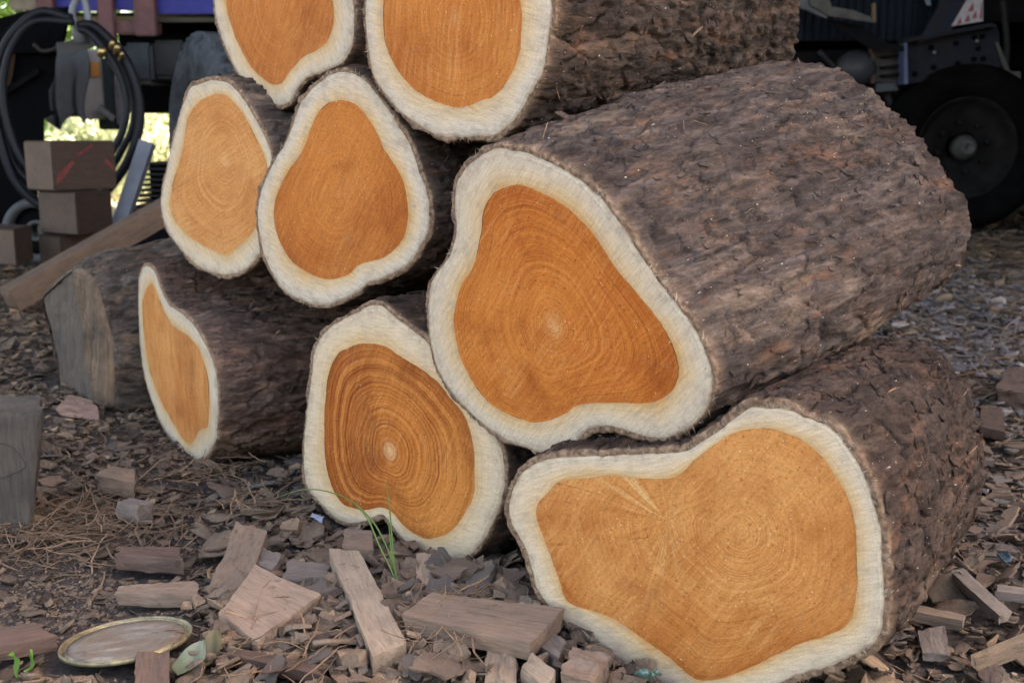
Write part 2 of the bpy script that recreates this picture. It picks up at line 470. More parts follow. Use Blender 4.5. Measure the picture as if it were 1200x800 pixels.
def wood_mat(name, a, b_, scale=1.0, rough=.85, use_tint=False):
    """weathered wood, grain along local x"""
    m, t, b = new_mat(name)
    oi = nd(t, 'ShaderNodeObjectInfo', out=5)
    co = nd(t, 'ShaderNodeTexCoord', out=3)
    off = nd(t, 'ShaderNodeCombineXYZ', {'X': math_(t, 'MULTIPLY', oi, 7.0), 'Y': math_(t, 'MULTIPLY', oi, 3.0), 'Z': math_(t, 'MULTIPLY', oi, 5.0)})
    co = nd(t, 'ShaderNodeVectorMath', {0: co, 1: off}, operation='ADD')
    g = nd(t, 'ShaderNodeMapping', {'Vector': co, 'Scale': (.10, 1, 1)})
    gr = noise(t, mix(t, .01, g, noise(t, co, 12, 2, out=1), 'ADD'), 240 * scale, 7, .72)
    big = noise(t, co, 16 * scale, 4, .6)
    col = mix(t, ramp(t, big, [(.35, 0), (.65, 1)]), a, b_)
    col = mix(t, 1.0, col, ramp(t, gr, [(.25, .55), (.5, 1), (.75, 1.25)]), 'MULTIPLY')
    st = noise(t, co, 55 * scale, 4, .6)
    col = mix(t, ramp(t, st, [(.62, 0), (.72, .6)]), col, tuple(x * .35 for x in a))
    if use_tint:
        tn = attr(t, 'tint')
        col = mix(t, 1.0, col, ramp(t, tn, [(0, (.42, .40, .41)), (.35, (.8, .76, .75)), (.6, (1.0, .92, .86)), (.85, (1.25, 1.05, .9)), (1, (1.75, 1.5, 1.25))]), 'MULTIPLY')
    else:
        col = mix(t, 1.0, col, ramp(t, oi, [(0, .8), (1, 1.15)]), 'MULTIPLY')
    t.links.new(col, b.inputs['Base Color'])
    b.inputs['Roughness'].default_value = rough
    n1 = bump(t, None, gr, .8, .0022)
    bump(t, b, noise(t, co, 300 * scale, 6, .78), .8, .0018, n1)
    
    return m

def plain(name, c, rough=.6, metal=0.0, var=.35, sc=14, bmp=.15, c2=None, spec=.3):
    m, t, b = new_mat(name)
    co = objco(t)
    n = noise(t, co, sc, 6, .65)
    col = mix(t, 1.0, c, ramp(t, n, [(.25, 1 - var), (.75, 1 + var)]), 'MULTIPLY')
    if c2 is not None:
        n2 = noise(t, objco(t, loc=(4, 7, 1)), sc * .7, 6, .7)
        col = mix(t, ramp(t, n2, [(.5, 0), (.62, 1)]), col, c2)
    t.links.new(col, b.inputs['Base Color'])
    b.inputs['Roughness'].default_value = rough; b.inputs['Metallic'].default_value = metal
    b.inputs['Specular IOR Level'].default_value = spec
    if bmp: bump(t, b, noise(t, co, sc * 6, 4, .6), bmp, .004)
    return m

def litter_mat(name, a, b_):
    m, t, b = new_mat(name)
    co = objco(t)
    tn = attr(t, 'tint')
    col = mix(t, noise(t, co, 40, 4), a, b_)
    gr = noise(t, objco(t, (1, .35, 1)), 300, 4, .65)
    col = mix(t, 1.0, col, ramp(t, gr, [(.25, .6), (.75, 1.3)]), 'MULTIPLY')
    col = mix(t, 1.0, col, ramp(t, tn, [(0, (.36, .32, .29)), (.3, (.74, .67, .61)), (.6, (1.0, .88, .79)), (.85, (1.3, 1.05, .86)), (1, (1.9, 1.6, 1.28))]), 'MULTIPLY')
    t.links.new(col, b.inputs['Base Color'])
    b.inputs['Roughness'].default_value = .88
    bump(t, b, gr, .6, .0015)
    return m

def soil_mat():
    m, t, b = new_mat('soil')
    co = nd(t, 'ShaderNodeTexCoord', out=3)
    n = noise(t, co, 3.2, 6, .65)
    col = ramp(t, n, [(.3, (.040, .030, .026)), (.55, (.075, .056, .047)), (.75, (.115, .09, .076))])
    f = noise(t, co, 55, 6, .7)
    col = mix(t, 1.0, col, ramp(t, f, [(.3, .40), (.7, 1.7)]), 'MULTIPLY')
    vo = nd(t, 'ShaderNodeTexVoronoi', {'Vector': co, 'Scale': 120.0}, out=0)
    vc = nd(t, 'ShaderNodeSeparateColor', {'Color': nd(t, 'ShaderNodeTexVoronoi', {'Vector': co, 'Scale': 120.0}, out=1)}, out=0)
    sel = math_(t, 'MULTIPLY', math_(t, 'LESS_THAN', vo, .25), math_(t, 'GREATER_THAN', vc, .95))
    col = mix(t, math_(t, 'MULTIPLY', sel, .7), col, (.38, .30, .23))
    t.links.new(col, b.inputs['Base Color'])
    b.inputs['Roughness'].default_value = .95
    n1 = bump(t, None, f, 1.0, .020)
    bump(t, b, noise(t, co, 260, 5, .7), .7, .004, n1)
    return m

def leaf_mat(name, c1, c2, trans=.35):
    m, t, b = new_mat(name)
    oi = attr(t, 'tint')
    col = mix(t, oi, c1, c2)
    t.links.new(col, b.inputs['Base Color'])
    b.inputs['Roughness'].default_value = .5
    tr = t.nodes.new('ShaderNodeBsdfTranslucent'); t.links.new(col, tr.inputs[0])
    mx = t.nodes.new('ShaderNodeMixShader'); mx.inputs[0].default_value = trans
    t.links.new(b.outputs[0], mx.inputs[1]); t.links.new(tr.outputs[0], mx.inputs[2])
    out = [n for n in t.nodes if n.type == 'OUTPUT_MATERIAL'][0]
    t.links.new(mx.outputs[0], out.inputs[0])
    return m

M = dict(
    soil=soil_mat(),
    litter=litter_mat('litter_wood', (.195, .150, .112), (.145, .115, .09)),
    straw=litter_mat('straw', (.25, .18, .12), (.17, .115, .085)),
    chip=wood_mat('chip_wood', (.27, .172, .115), (.20, .140, .102)),
    chip_grey=wood_mat('chip_grey', (.20, .155, .125), (.15, .118, .098)),
    chip_red=wood_mat('chip_red', (.145, .085, .060), (.105, .068, .052)),
    chip_pale=wood_mat('chip_pale', (.36, .255, .172), (.27, .19, .132)),
    block=wood_mat('block_wood', (.062, .035, .025), (.045, .028, .021), .6),
    block_end=wood_mat('block_end', (.135, .087, .062), (.098, .067, .050), .6),
    beam=wood_mat('beam_wood', (.19, .115, .074), (.145, .092, .064), .6),
    post=wood_mat('post_wood', (.095, .074, .058), (.055, .044, .036), .7),
    grey_board=wood_mat('grey_board', (.22, .21, .21), (.15, .145, .15), .5),
    black=plain('black_metal', (.003, .003, .0036), .8, spec=.03),
    dark=plain('dark_metal', (.005, .0052, .006), .75, c2=(.010, .0075, .006), spec=.04),
    dkblue=plain('dark_blue_paint', (.010, .013, .022), .6, c2=(.016, .013, .012), spec=.1),
    bracket=plain('bracket_metal', (.011, .012, .017), .65, c2=(.017, .0135, .012), spec=.08),
    steel=plain('grey_steel', (.17, .18, .20), .5, .2, var=.25),
    rubber=plain('rubber', (.0035, .0033, .0032), .95, var=.7, sc=8, spec=.02),
    tyre=plain('worn_tyre', (.085, .095, .108), .85, var=.55, sc=9, c2=(.04, .044, .05), spec=.08),
    hose=plain('hose_rubber', (.008, .009, .012), .5, var=.3, spec=.2),
    blue=plain('blue_paint', (.022, .025, .21), .55, var=.25),
    red=plain('red_brown_paint', (.13, .055, .055), .6, var=.35),
    brass=plain('brass', (.5, .36, .16), .35, .9, var=.2, bmp=0),
    wall=plain('added_shed_wall', (.010, .009, .009), .85, var=.4, sc=3),
    shade_roof=plain('added_shed_roof', (.10, .10, .10), .7, var=.3, sc=2),
    hub=plain('hub_metal', (.045, .043, .038), .7, .0, var=.7, sc=30),
    red_mark=plain('red_chalk', (.15, .035, .03), .9, var=.4, sc=60),
)

# ------------------------------------------------------------------ logs
def spline(pts, n=600):
    p = np.asarray(pts, float); k = len(p); out = []
    per = max(4, n // k)
    u = np.linspace(0, 1, per, endpoint=False)[:, None]
    for i in range(k):
        a, b, c, d = p[i - 1], p[i], p[(i + 1) % k], p[(i + 2) % k]
        out.append(.5 * ((2 * b) + (-a + c) * u + (2 * a - 5 * b + 4 * c - d) * u ** 2 + (-a + 3 * b - 3 * c + d) * u ** 3))
    return np.concatenate(out)

def polar(loop):
    th = np.arctan2(loop[:, 1], loop[:, 0]); r = np.hypot(loop[:, 0], loop[:, 1])
    o = np.argsort(th); th, r = th[o], r[o]
    def f(q):
        q = (q + np.pi) % (2 * np.pi) - np.pi
        return np.interp(q, np.concatenate([th - 2 * np.pi, th, th + 2 * np.pi]), np.concatenate([r, r, r]))
    return f

def csmooth(a, s):
    n = len(a); x = np.arange(n); x = np.minimum(x, n - x); k = np.exp(-.5 * (x / s) ** 2); k /= k.sum()
    return np.real(np.fft.ifft(np.fft.fft(a) * np.fft.fft(k)))

def frame(yaw, tilt):
    a = Vector((math.sin(yaw) * math.cos(tilt), math.cos(yaw) * math.cos(tilt), math.sin(tilt)))
    ex = a.cross(Vector((0, 0, 1))).normalized(); ey = ex.cross(a).normalized()
    return ex, ey, a

LOGS = {}
LOGFOOT = []

def build_log(key, label, outer, heart, pith, anchor, yaw, tilt, L, mats, step=.0034, scale=1.0, drop=0.0, side=0.0,
              th=.0052, seed=1, smooth=.5, rough=1.0, swell=0.0, fib=260, plates=1.0, scales=1.0, ridge=.8, cracks=1.0, cell=.0135):
    ex, ey, a = frame(R(yaw), R(tilt))
    A = Vector(anchor)
    def loc(uv):
        d = Vector(ray(*uv)); o = Vector((0, 0, CAM_H))
        s = (A - o).dot(a) / d.dot(a)
        return o + d * s
    pw = loc(pith)
    def to2(pts):
        return np.array([[(loc(q) - pw).dot(ex), (loc(q) - pw).dot(ey)] for q in pts])
    O = spline(to2(outer)); fO = polar(O)
    Hh = spline(to2(heart)); fH = polar(Hh)
    seg = np.hypot(*(np.roll(O, -1, 0) - O).T); per = seg.sum()
    na = int(max(80, per / step)); nl = int(max(30, L / (step * 1.15)))
    # angles spread evenly along the outline
    dense = np.linspace(-np.pi, np.pi, 4000, endpoint=False)
    pd = np.stack([fO(dense) * np.cos(dense), fO(dense) * np.sin(dense)], 1)
    ds = np.hypot(*(np.roll(pd, -1, 0) - pd).T); cs = np.concatenate([[0], np.cumsum(ds)[:-1]])
    th_ = np.interp(np.arange(na) / na * ds.sum(), cs, dense)
    cs_, sn_ = np.cos(th_), np.sin(th_)
    cir = np.stack([cs_, sn_, np.zeros(na)], 1)
    rO = fO(th_); rH = fH(th_)
    pO = np.stack([rO * cs_, rO * sn_, np.zeros(na)], 1)
    rO = rO + .0035 * fbm(pO * 28, seed + 5, 3) + .0014 * fbm(pO * 170, seed + 6, 2)
    pH = np.stack([rH * cs_, rH * sn_, np.zeros(na)], 1)
    rH = rH * (1 + .012 * fbm(pH * 45, seed + 7, 3)) + .0006 * fbm(pH * 300, seed + 8, 2)
    rH = np.minimum(rH, rO - .004)
    # root empty under the log
    ctr = pw + a * (L * .5)
    root = empty('cut_log', (ctr.x, ctr.y, max(0.0, pw.z - float(rO.max()))), label, 'log', 'freshly cut logs stacked in the pile')
    Rm = Matrix((ex, ey, -a)).transposed().to_4x4()
    Mloc = Matrix.Translation(pw - root.location) @ Rm
    def put(name, me):
        o = obj(name, me, root); o.matrix_local = Mloc; return o
    # ---- heartwood disc
    nr = 26
    fr = np.linspace(0, 1, nr) ** .9
    rr = fr[1:, None] * rH[None]
    rr = rr * (1 + 0) 
    v = np.stack([rr * cs_, rr * sn_, np.zeros_like(rr)], 2).reshape(-1, 3)
    v = np.concatenate([[[0, 0, 0]], v])
    v[:, 2] += .0009 * fbm(v * np.array([60, 9, 1]) + seed, seed + 9, 3)
    idx = 1 + np.arange((nr - 1) * na).reshape(nr - 1, na); nx = np.roll(idx, -1, 1)
    quads = np.stack([idx[:-1], nx[:-1], nx[1:], idx[1:]], -1).reshape(-1, 4)[:, ::-1]
    quads = quads[:, ::-1]
    tris = np.stack([np.zeros(na, int), idx[0], nx[0]], 1)
    q2 = np.stack([idx[:-1], idx[1:], nx[1:], nx[:-1]], -1).reshape(-1, 4)
    Rm = rH.mean() * .85
    rg_ = fr[1:, None] * rH[None] / (fr[1:, None] * rH[None] + (1 - fr[1:, None]) * Rm)
    ring = np.concatenate([[0], rg_.ravel()])
    put('heartwood', arr_mesh('heartwood', v, [q2, tris], mats[1], True, {'ring': ring}))
    # ---- sapwood ring
    ns = 12
    fs = np.linspace(0, 1, ns)
    rr = rH[None] * (1 - fs[:, None]) + rO[None] * fs[:, None]
    v = np.stack([rr * cs_, rr * sn_, np.zeros_like(rr)], 2).reshape(-1, 3)
    v[:, 2] += .0011 * fbm(v * np.array([50, 14, 1]) + seed, seed + 10, 3)
    v[-na:, 2] -= .002
    idx = np.arange(ns * na).reshape(ns, na); nx = np.roll(idx, -1, 1)
    q2 = np.stack([idx[:-1], idx[1:], nx[1:], nx[:-1]], -1).reshape(-1, 4)
    verts, faces, rings = [v], [q2], [np.repeat(fs, na)]
    # torn fibres sticking out along the rim
    r2 = np.random.default_rng(seed * 13 + 1)
    nf = int(fib * .55)
    if nf:
        i = r2.integers(0, na, nf); ang = th_[i]; bx = rO[i]
        base = np.stack([bx * np.cos(ang), bx * np.sin(ang), r2.uniform(-.004, -.0005, nf)], 1)
        tang = np.stack([-np.sin(ang), np.cos(ang), np.zeros(nf)], 1); rad = np.stack([np.cos(ang), np.sin(ang), np.zeros(nf)], 1)
        ln = np.minimum(r2.gamma(1.8, .0026, nf), .0085)[:, None]
        tip = base + rad * ln * r2.uniform(.5, 1.2, (nf, 1)) + tang * ln * r2.normal(0, .8, (nf, 1)) + np.array([0, 0, 1]) * ln * r2.uniform(-.6, .5, (nf, 1))
        wd = r2.uniform(.0006, .0016, (nf, 1))
        tv = np.stack([base - tang * wd, base + tang * wd, tip, base + np.array([0, 0, 1]) * -wd * 1.6], 1).reshape(-1, 3)
        b0 = len(v) + np.arange(nf) * 4
        ft = np.concatenate([np.stack([b0, b0 + 1, b0 + 2], 1), np.stack([b0 + 1, b0 + 3, b0 + 2], 1), np.stack([b0 + 3, b0, b0 + 2], 1)])
        verts.append(tv); faces.append(ft); rings.append(np.full(nf * 4, .97))
    put('sapwood', arr_mesh('sapwood', np.concatenate(verts), faces, mats[2], True, {'ring': np.concatenate(rings)}))
    # ---- bark sleeve
    rs = csmooth(rO, na * .055)
    tt = np.concatenate([[0, 0, .0], np.linspace(.004 / L, 1, nl)])
    rows = len(tt)
    T = tt[:, None]
    k = 1 + (scale - 1) * T + swell * np.sin(np.pi * np.clip(T, 0, 1))
    bl = np.clip(T / .8, 0, 1) ** 1.1 * smooth
    rad = (rO[None] * (1 - bl) + rs[None] * bl) * k
    X = rad * cs_[None]; Y = rad * sn_[None]; Z = np.repeat(-T * L, na, 1)
    bend = T * 1.0
    X = X + side * bend; Y = Y - drop * bend
    # in-plane normals
    dX = np.roll(X, -1, 1) - np.roll(X, 1, 1); dY = np.roll(Y, -1, 1) - np.roll(Y, 1, 1)
    ln = np.hypot(dX, dY) + 1e-9; NX, NY = dY / ln, -dX / ln
    p = np.stack([X.ravel(), Y.ravel(), Z.ravel()], 1)
    wq = p + .010 * np.stack([fbm(p * 22, seed + 20, 2), fbm(p * 22, seed + 21, 2), fbm(p * 22, seed + 22, 2)], 1)
    ar = np.random.default_rng(seed).uniform(-9, 9, 3)
    F1, F2, c1, off = worley(wq * np.array([1, 1, .34]) / .040 + ar, seed + 30)
    crk = (1 - sstep(.015, .075, F2 - F1)) * sstep(-.05, .35, fbm(p * 11, seed + 40, 3) + .9 * (c1 - .45))
    h = plates * (.0040 * c1 + .0035 * off[:, 2] * (c1 - .5)) - .0075 * cracks * crk
    F1, F2, c2, off2 = worley(wq * np.array([1, 1, .40]) / cell + ar, seed + 50)
    pm = .30 + .70 * sstep(-.3, .3, fbm(p * np.array([7, 7, 4]), seed + 41, 2))
    h += scales * (.0026 * c2 + off2[:, 2] * .0042 * (.4 + c2) - .0016 * (1 - sstep(.02, .16, F2 - F1))) * pm
    rid = 1 - np.abs(fbm(wq * np.array([55, 55, 11]), seed + 62, 3)) * 2.2
    h += ridge * .0045 * (rid - .5)
    h += .0022 * fbm(p * np.array([130, 130, 70]), seed + 60, 4) + .006 * fbm(p * np.array([9, 9, 4]), seed + 61, 3)
    h = h * rough
    h = h.reshape(rows, na)
    fade = np.clip(tt / (.03 / L), .35, 1)[:, None]
    disp = th + h * fade
    gone = sstep(.12, .32, fbm(p * np.array([13, 13, 30]), seed + 75, 3)).reshape(rows, na) * np.exp(-(tt * L / .014))[:, None]
    disp = disp * (1 - .75 * gone)
    disp[0] = -.0008
    disp[1] = np.clip((.5 * (th + h[1] * .4) + .0014 * fbm(p[:na] * 120, seed + 76, 3)) * (1 - .7 * gone[1]), .0006, None)
    disp[2] = np.clip((th * .85 + h[2] * .45 + .0014 * fbm(p[:na] * 110, seed + 77, 3)) * (1 - .75 * gone[2]), .0012, None)
    X = X + NX * disp; Y = Y + NY * disp
    Z[0] = -.0015; Z[1] = -.0008 + .0016 * fbm(p[:na] * 150, seed + 70, 2); Z[2] = -.002 + .003 * fbm(p[:na] * 90, seed + 71, 2)
    Z[3:] += (.004 * fbm(p[3 * na:] * 40, seed + 72, 2)).reshape(rows - 3, na) * np.clip(tt[3:] * L / .02, 0, 1)[:, None]
    # ragged far edge
    Z[-1] += .012 * fbm(p[-na:] * 30, seed + 73, 3)
    v = np.stack([X.ravel(), Y.ravel(), Z.ravel()], 1)
    rim = np.exp(-np.repeat(tt * L, na) / .0055)
    plate = np.clip(c1 * .65 + c2 * .5 - .05, 0, 1)
    idx = np.arange(rows * na).reshape(rows, na); nx = np.roll(idx, -1, 1)
    q2 = np.stack([idx[:-1], idx[1:], nx[1:], nx[:-1]], -1).reshape(-1, 4)
    # crumbs and flakes standing off the bark, pale splinters lying on it
    nfl = int(620 * per * L / .5)
    G3 = v.reshape(rows, na, 3)
    ri = r2.integers(5, rows - 2, nfl); ci = r2.integers(0, na, nfl)
    t1 = G3[(ri + 1), ci] - G3[ri - 1, ci]; t2 = np.stack([-NY[ri, ci], NX[ri, ci], np.zeros(nfl)], 1)
    t1 /= np.linalg.norm(t1, axis=1)[:, None]; nn = np.stack([NX[ri, ci], NY[ri, ci], np.zeros(nfl)], 1)
    an = r2.normal(0, .7, nfl)[:, None]; A1 = t1 * np.cos(an) + t2 * np.sin(an); A2 = -t1 * np.sin(an) + t2 * np.cos(an)
    sz = r2.gamma(2.2, .0030, nfl)[:, None] + .002
    spl = (r2.uniform(0, 1, nfl) < .05)[:, None]
    lw = np.where(spl, r2.uniform(.05, .10, (nfl, 1)), r2.uniform(.3, .7, (nfl, 1))); sz = np.where(spl, sz * 1.8, sz)
    lift = r2.uniform(-.1, .5, (nfl, 1)); base = G3[ri, ci] + nn * .0008
    pts = []
    for au, aw, al in ((-.5, -.25, 0), (-.15, -.5, .3), (.45, -.35, 1), (.55, .2, 1), (.05, .5, .4), (-.45, .3, 0)):
        j = 1 + r2.normal(0, .22, (nfl, 1))
        pts.append(base + A1 * au * sz * j + A2 * aw * sz * lw * j + nn * (al * lift * sz * .8 + r2.uniform(0, .0006, (nfl, 1))))
    for k_ in range(6): pts.append(pts[k_] - nn * np.where(spl, .0007, .0016))
    fv = np.stack(pts, 1).reshape(-1, 3)
    ft = [(0, 1, 2), (0, 2, 3), (0, 3, 4), (0, 4, 5)] + [(i_, i_ + 6, (i_ + 1) % 6) for i_ in range(6)] + [((i_ + 1) % 6, i_ + 6, (i_ + 1) % 6 + 6) for i_ in range(6)]
    ft = (np.array(ft)[None] + (len(v) + np.arange(nfl) * 12)[:, None, None]).reshape(-1, 3)
    mi = np.concatenate([np.zeros(len(q2), int), np.repeat(spl[:, 0].astype(int), 16)])
    tint = np.concatenate([np.zeros(len(v)), np.repeat(r2.uniform(.4, 1, nfl), 12)])
    me = arr_mesh('bark', np.concatenate([v, fv]), [q2, ft], [mats[0], M['straw']], np.concatenate([np.ones(len(q2), bool), np.zeros(len(ft), bool)]),
                  {'rim': np.concatenate([rim, np.zeros(len(fv))]), 'plate': np.concatenate([plate, np.repeat(r2.uniform(0, 1, nfl), 12)]), 'tint': tint}, mi)
    put('bark', me)
    # ---- far cut end
    lastr = idx[-1]
    cx, cy, cz = X[-1].mean(), Y[-1].mean(), -L
    ve = np.concatenate([[[cx, cy, cz + .004]], np.stack([X[-1] * .985 + cx * .015, Y[-1] * .985 + cy * .015, np.full(na, -L + .006)], 1)])
    e = 1 + np.arange(na)
    put('cut_end', arr_mesh('cut_end', ve, np.stack([np.zeros(na, int), np.roll(e, -1), e], 1), M['chip_pale'], True, {'ring': np.concatenate([[0], np.ones(na)])}))
    low = (np.array(pw)[2] + v[:rows * na, 1] * ey.z - v[:rows * na, 2] * a.z) < .018
    if low.any():
        x0_, x1_ = v[:rows * na][low, 0].min(), v[:rows * na][low, 0].max()
        LOGFOOT.append(np.array([(pw + ex * q_ + a * w_)[:2] for q_, w_ in ((x0_, .004), (x1_, .004), (x1_, L * .9), (x0_, L * .9))]))
    LOGS[key] = (root, Mloc, v.reshape(rows, na, 3), pw, (ex, ey, a))
    return root

b_brown = bark_mat('bark_brown', (0.0602, 0.0410, 0.0335), (0.0817, 0.0607, 0.0515), (0.1049, 0.0804, 0.0686), .45, seed=.3)
b_dark = bark_mat('bark_dark', (0.0447, 0.0295, 0.0226), (0.0602, 0.0426, 0.0335), (0.0791, 0.0582, 0.0468), .3, seed=1.1)
b_red = bark_mat('bark_red', (0.0430, 0.0271, 0.0211), (0.0585, 0.0394, 0.0312), (0.0722, 0.0508, 0.0413), .3, seed=2.2)
b_ridge = bark_mat('bark_ridged', (.105, .060, .044), (.135, .086, .066), (.155, .108, .085), .35, seed=4.2)
b_grey = bark_mat('bark_grey', (0.0731, 0.0533, 0.0413), (0.1075, 0.0836, 0.0679), (0.1333, 0.1066, 0.0874), .5, seed=3.1)

OR_L, OR_M, OR_D = (.60, .27, .075), (.50, .195, .045), (.33, .105, .020)
heartA = heart_mat('heart_big', (0.680, 0.224, 0.0414), (0.550, 0.132, 0.0155), (0.310, 0.058, 0.0059), 30, 1.1, .55, .4, .75, .85, .045, 1.0)
heartB = heart_mat('heart_right', (.70, .305, .092), (.575, .195, .040), (.36, .088, .012), 34, .9, .75, .5, .62, .1, .045, 2.0, knot=(-.088, -.010))
heartC = heart_mat('heart_middle', (0.680, 0.246, 0.0518), (0.520, 0.136, 0.0192), (0.200, 0.040, 0.0052), 18, 1.2, .5, .3, .4, .9, .075, 3.0)
heartD = heart_mat('heart_pear', (0.620, 0.207, 0.0414), (0.500, 0.132, 0.0200), (0.300, 0.063, 0.0081), 32, .8, .6, .3, .6, .15, .045, 4.0)
heartE = heart_mat('heart_pale', (0.700, 0.334, 0.1147), (0.600, 0.233, 0.0629), (0.430, 0.119, 0.0222), 26, .8, .45, .3, 1.2, .35, .055, 5.0)
heartF = heart_mat('heart_top', (0.600, 0.211, 0.0503), (0.500, 0.145, 0.0274), (0.330, 0.079, 0.0133), 28, .8, .35, .45, .5, .1, .045, 6.0)
heartG = heart_mat('heart_topright', (0.640, 0.242, 0.0562), (0.540, 0.163, 0.0296), (0.370, 0.088, 0.0141), 30, .75, .4, .4, .2, .2, .045, 7.0)
heartH = heart_mat('heart_leaf', (0.700, 0.317, 0.0962), (0.560, 0.172, 0.0355), (0.300, 0.077, 0.0148), 20, .9, .2, .35, -.2, 0, .05, 8.0, grain=True)
sapA = sap_mat('sap_big', .6, 1.0)
sapB = sap_mat('sap_right', .35, 2.0)
sapC = sap_mat('sap_middle', .12, 3.0, (.60, .38, .18))
sapD = sap_mat('sap_pear', .75, 4.0)
sapE = sap_mat('sap_pale', .45, 5.0)
sapF = sap_mat('sap_top', .6, 6.0)
sapH = sap_mat('sap_leaf', .7, 8.0)

# big upper right log
L4o = [(558,183),(579,175),(600,177),(636,186),(678,210),(714,246),(750,300),(786,348),(816,390),(833,432),(831,468),(816,495),(780,513),(750,510),(714,501),(690,504),(672,522),(648,533),(612,525),(570,501),(534,468),(510,426),(501,372),(504,330),(528,297),(534,270),(531,240),(537,210)]
L4h = [(600,217),(630,223),(660,240),(690,267),(720,312),(750,348),(774,378),(792,414),(794,441),(786,459),(762,471),(720,472),(678,474),(660,486),(630,495),(606,489),(576,474),(552,444),(537,408),(532,372),(540,336),(555,312),(564,276),(567,246),(579,228)]
build_log('big', 'largest log of the pile, with brown bark, three-lobed face and pale dot at its centre', L4o, L4h, (648,381), P(665,365,1.295), 48, 6, 0.5713,
          (b_brown, heartA, sapA), step=.0028, scale=1.045, drop=-0.0552, side=-0.0076, th=.0055, seed=4, smooth=.62, rough=.95, swell=.03, fib=1100, plates=.8, scales=1.0, ridge=1.2, cell=.016, cracks=.9)
# bottom right log
L3o = [(611,553),(648,537),(737,532),(790,530),(816,522),(853,495),(879,480),(916,477),(947,488),(979,506),(1005,543),(1021,579),(1031,627),(1036,674),(1036,716),(1026,747),(1000,768),(968,781),(937,793),(900,806),(850,814),(800,808),(753,793),(716,774),(669,737),(632,695),(617,648),(598,611),(596,585)]
L3h = [(659,564),(711,558),(764,561),(795,557),(816,537),(853,511),(884,502),(921,507),(958,530),(984,566),(1000,606),(1004,653),(1003,695),(995,726),(974,742),(937,755),(895,774),(863,788),(832,797),(811,793),(790,774),(753,747),(711,721),(669,705),(656,679),(643,648),(632,616),(630,593),(645,574)]
build_log('right', 'bottom log nearest the camera, with a heart-shaped face streaked by pale saw marks', L3o, L3h, (868,622), G(850,822,.0), 39.4, 0, .405,
          (b_red, heartB, sapB), step=.0028, scale=.99, drop=-.006, side=-.035, th=.0065, seed=9, smooth=.5, rough=.9, swell=.025, fib=1300, plates=1.1, scales=.9, ridge=.7, cracks=1.5, cell=.016)
# middle bottom log
L5o = [(408,370),(425,361),(446,359),(463,372),(484,389),(504,406),(527,440),(552,480),(578,508),(590,535),(591,565),(584,595),(569,629),(552,650),(535,661),(514,660),(493,648),(472,633),(459,616),(449,604),(439,604),(425,612),(399,611),(374,588),(357,565),(355,523),(359,480),(363,446),(368,412),(382,387)]
L5h = [(429,402),(450,406),(476,421),(506,442),(527,465),(544,487),(552,510),(556,540),(555,578),(544,603),(527,623),(506,631),(489,627),(472,614),(459,599),(446,594),(425,597),(404,591),(391,574),(382,544),(380,510),(381,476),(385,442),(395,416),(410,406)]
build_log('middle', 'middle bottom log with bold dark growth rings, grass blades in front of its face', L5o, L5h, (457,529), G(535,664,.0), 42, 0, .7,
          (b_dark, heartC, sapC), step=.0045, th=.0052, seed=15, fib=800)
# pear shaped log, second row
L6o = [(378,92),(400,85),(423,92),(441,110),(459,135),(477,166),(490,198),(500,229),(502,261),(493,288),(477,310),(450,326),(432,333),(414,346),(387,356),(360,355),(333,342),(315,315),(306,288),(301,256),(304,229),(315,198),(333,169),(344,139),(355,115)]
L6h = [(385,121),(405,118),(423,128),(439,151),(450,175),(468,202),(477,234),(478,261),(470,283),(450,301),(423,310),(405,323),(385,327),(360,319),(342,306),(328,283),(322,261),(322,238),(333,209),(353,180),(364,153),(373,133)]
build_log('pear', 'second-row log with a pear-shaped face, between the pale-hearted log and the biggest log', L6o, L6h, (396,228), P(400,225,1.72), 42, 0, .75,
          (b_dark, heartD, sapD), step=.004, th=.0052, seed=21, fib=700)
L7o = [(225,101),(247,94),(268,97),(286,117),(301,144),(313,166),(319,189),(320,222),(318,255),(310,285),(301,301),(288,315),(270,322),(247,320),(229,310),(211,292),(196,270),(189,247),(190,220),(196,193),(202,166),(209,139),(216,117)]
L7h = [(234,119),(254,110),(272,118),(286,135),(297,157),(306,175),(313,195),(311,225),(304,256),(295,274),(277,290),(261,297),(238,288),(218,274),(205,256),(200,238),(203,216),(212,184),(218,153),(223,133)]
build_log('pale', 'second-row log at its left end, oval face with the palest yellow heartwood', L7o, L7h, (263,189), P(252,205,1.98), 44, 0, .7,
          (b_grey, heartE, sapE), step=.0045, th=.006, seed=27, fib=450)
L8o = [(250,0),(254,27),(261,49),(272,76),(286,99),(301,115),(324,124),(340,118),(349,101),(360,90),(382,83),(400,74),(412,54),(414,27),(413,0),(408,-40),(385,-75),(340,-90),(295,-80),(262,-50),(250,-25)]
L8h = [(265,0),(270,27),(281,54),(295,79),(315,97),(328,98),(342,81),(355,67),(373,58),(386,45),(391,22),(389,0),(378,-35),(350,-58),(315,-60),(285,-40),(268,-20)]
build_log('top', 'top-row log cut off by the picture edge, resting above the pear-shaped face', L8o, L8h, (328,8), P(335,45,1.86), 43, 0, .7,
          (b_dark, heartF, sapF), step=.0045, th=.0052, seed=33, fib=450)
L9o = [(428,0),(427,27),(430,58),(436,85),(450,112),(472,135),(504,155),(531,162),(560,161),(580,158),(600,143),(620,115),(635,85),(642,45),(645,0),(638,-50),(610,-95),(560,-120),(510,-115),(465,-90),(438,-45)]
L9h = [(450,0),(449,27),(454,58),(468,85),(490,108),(517,122),(540,126),(567,117),(580,112),(595,95),(607,65),(611,35),(610,0),(600,-40),(575,-72),(540,-85),(500,-78),(465,-45),(452,-18)]
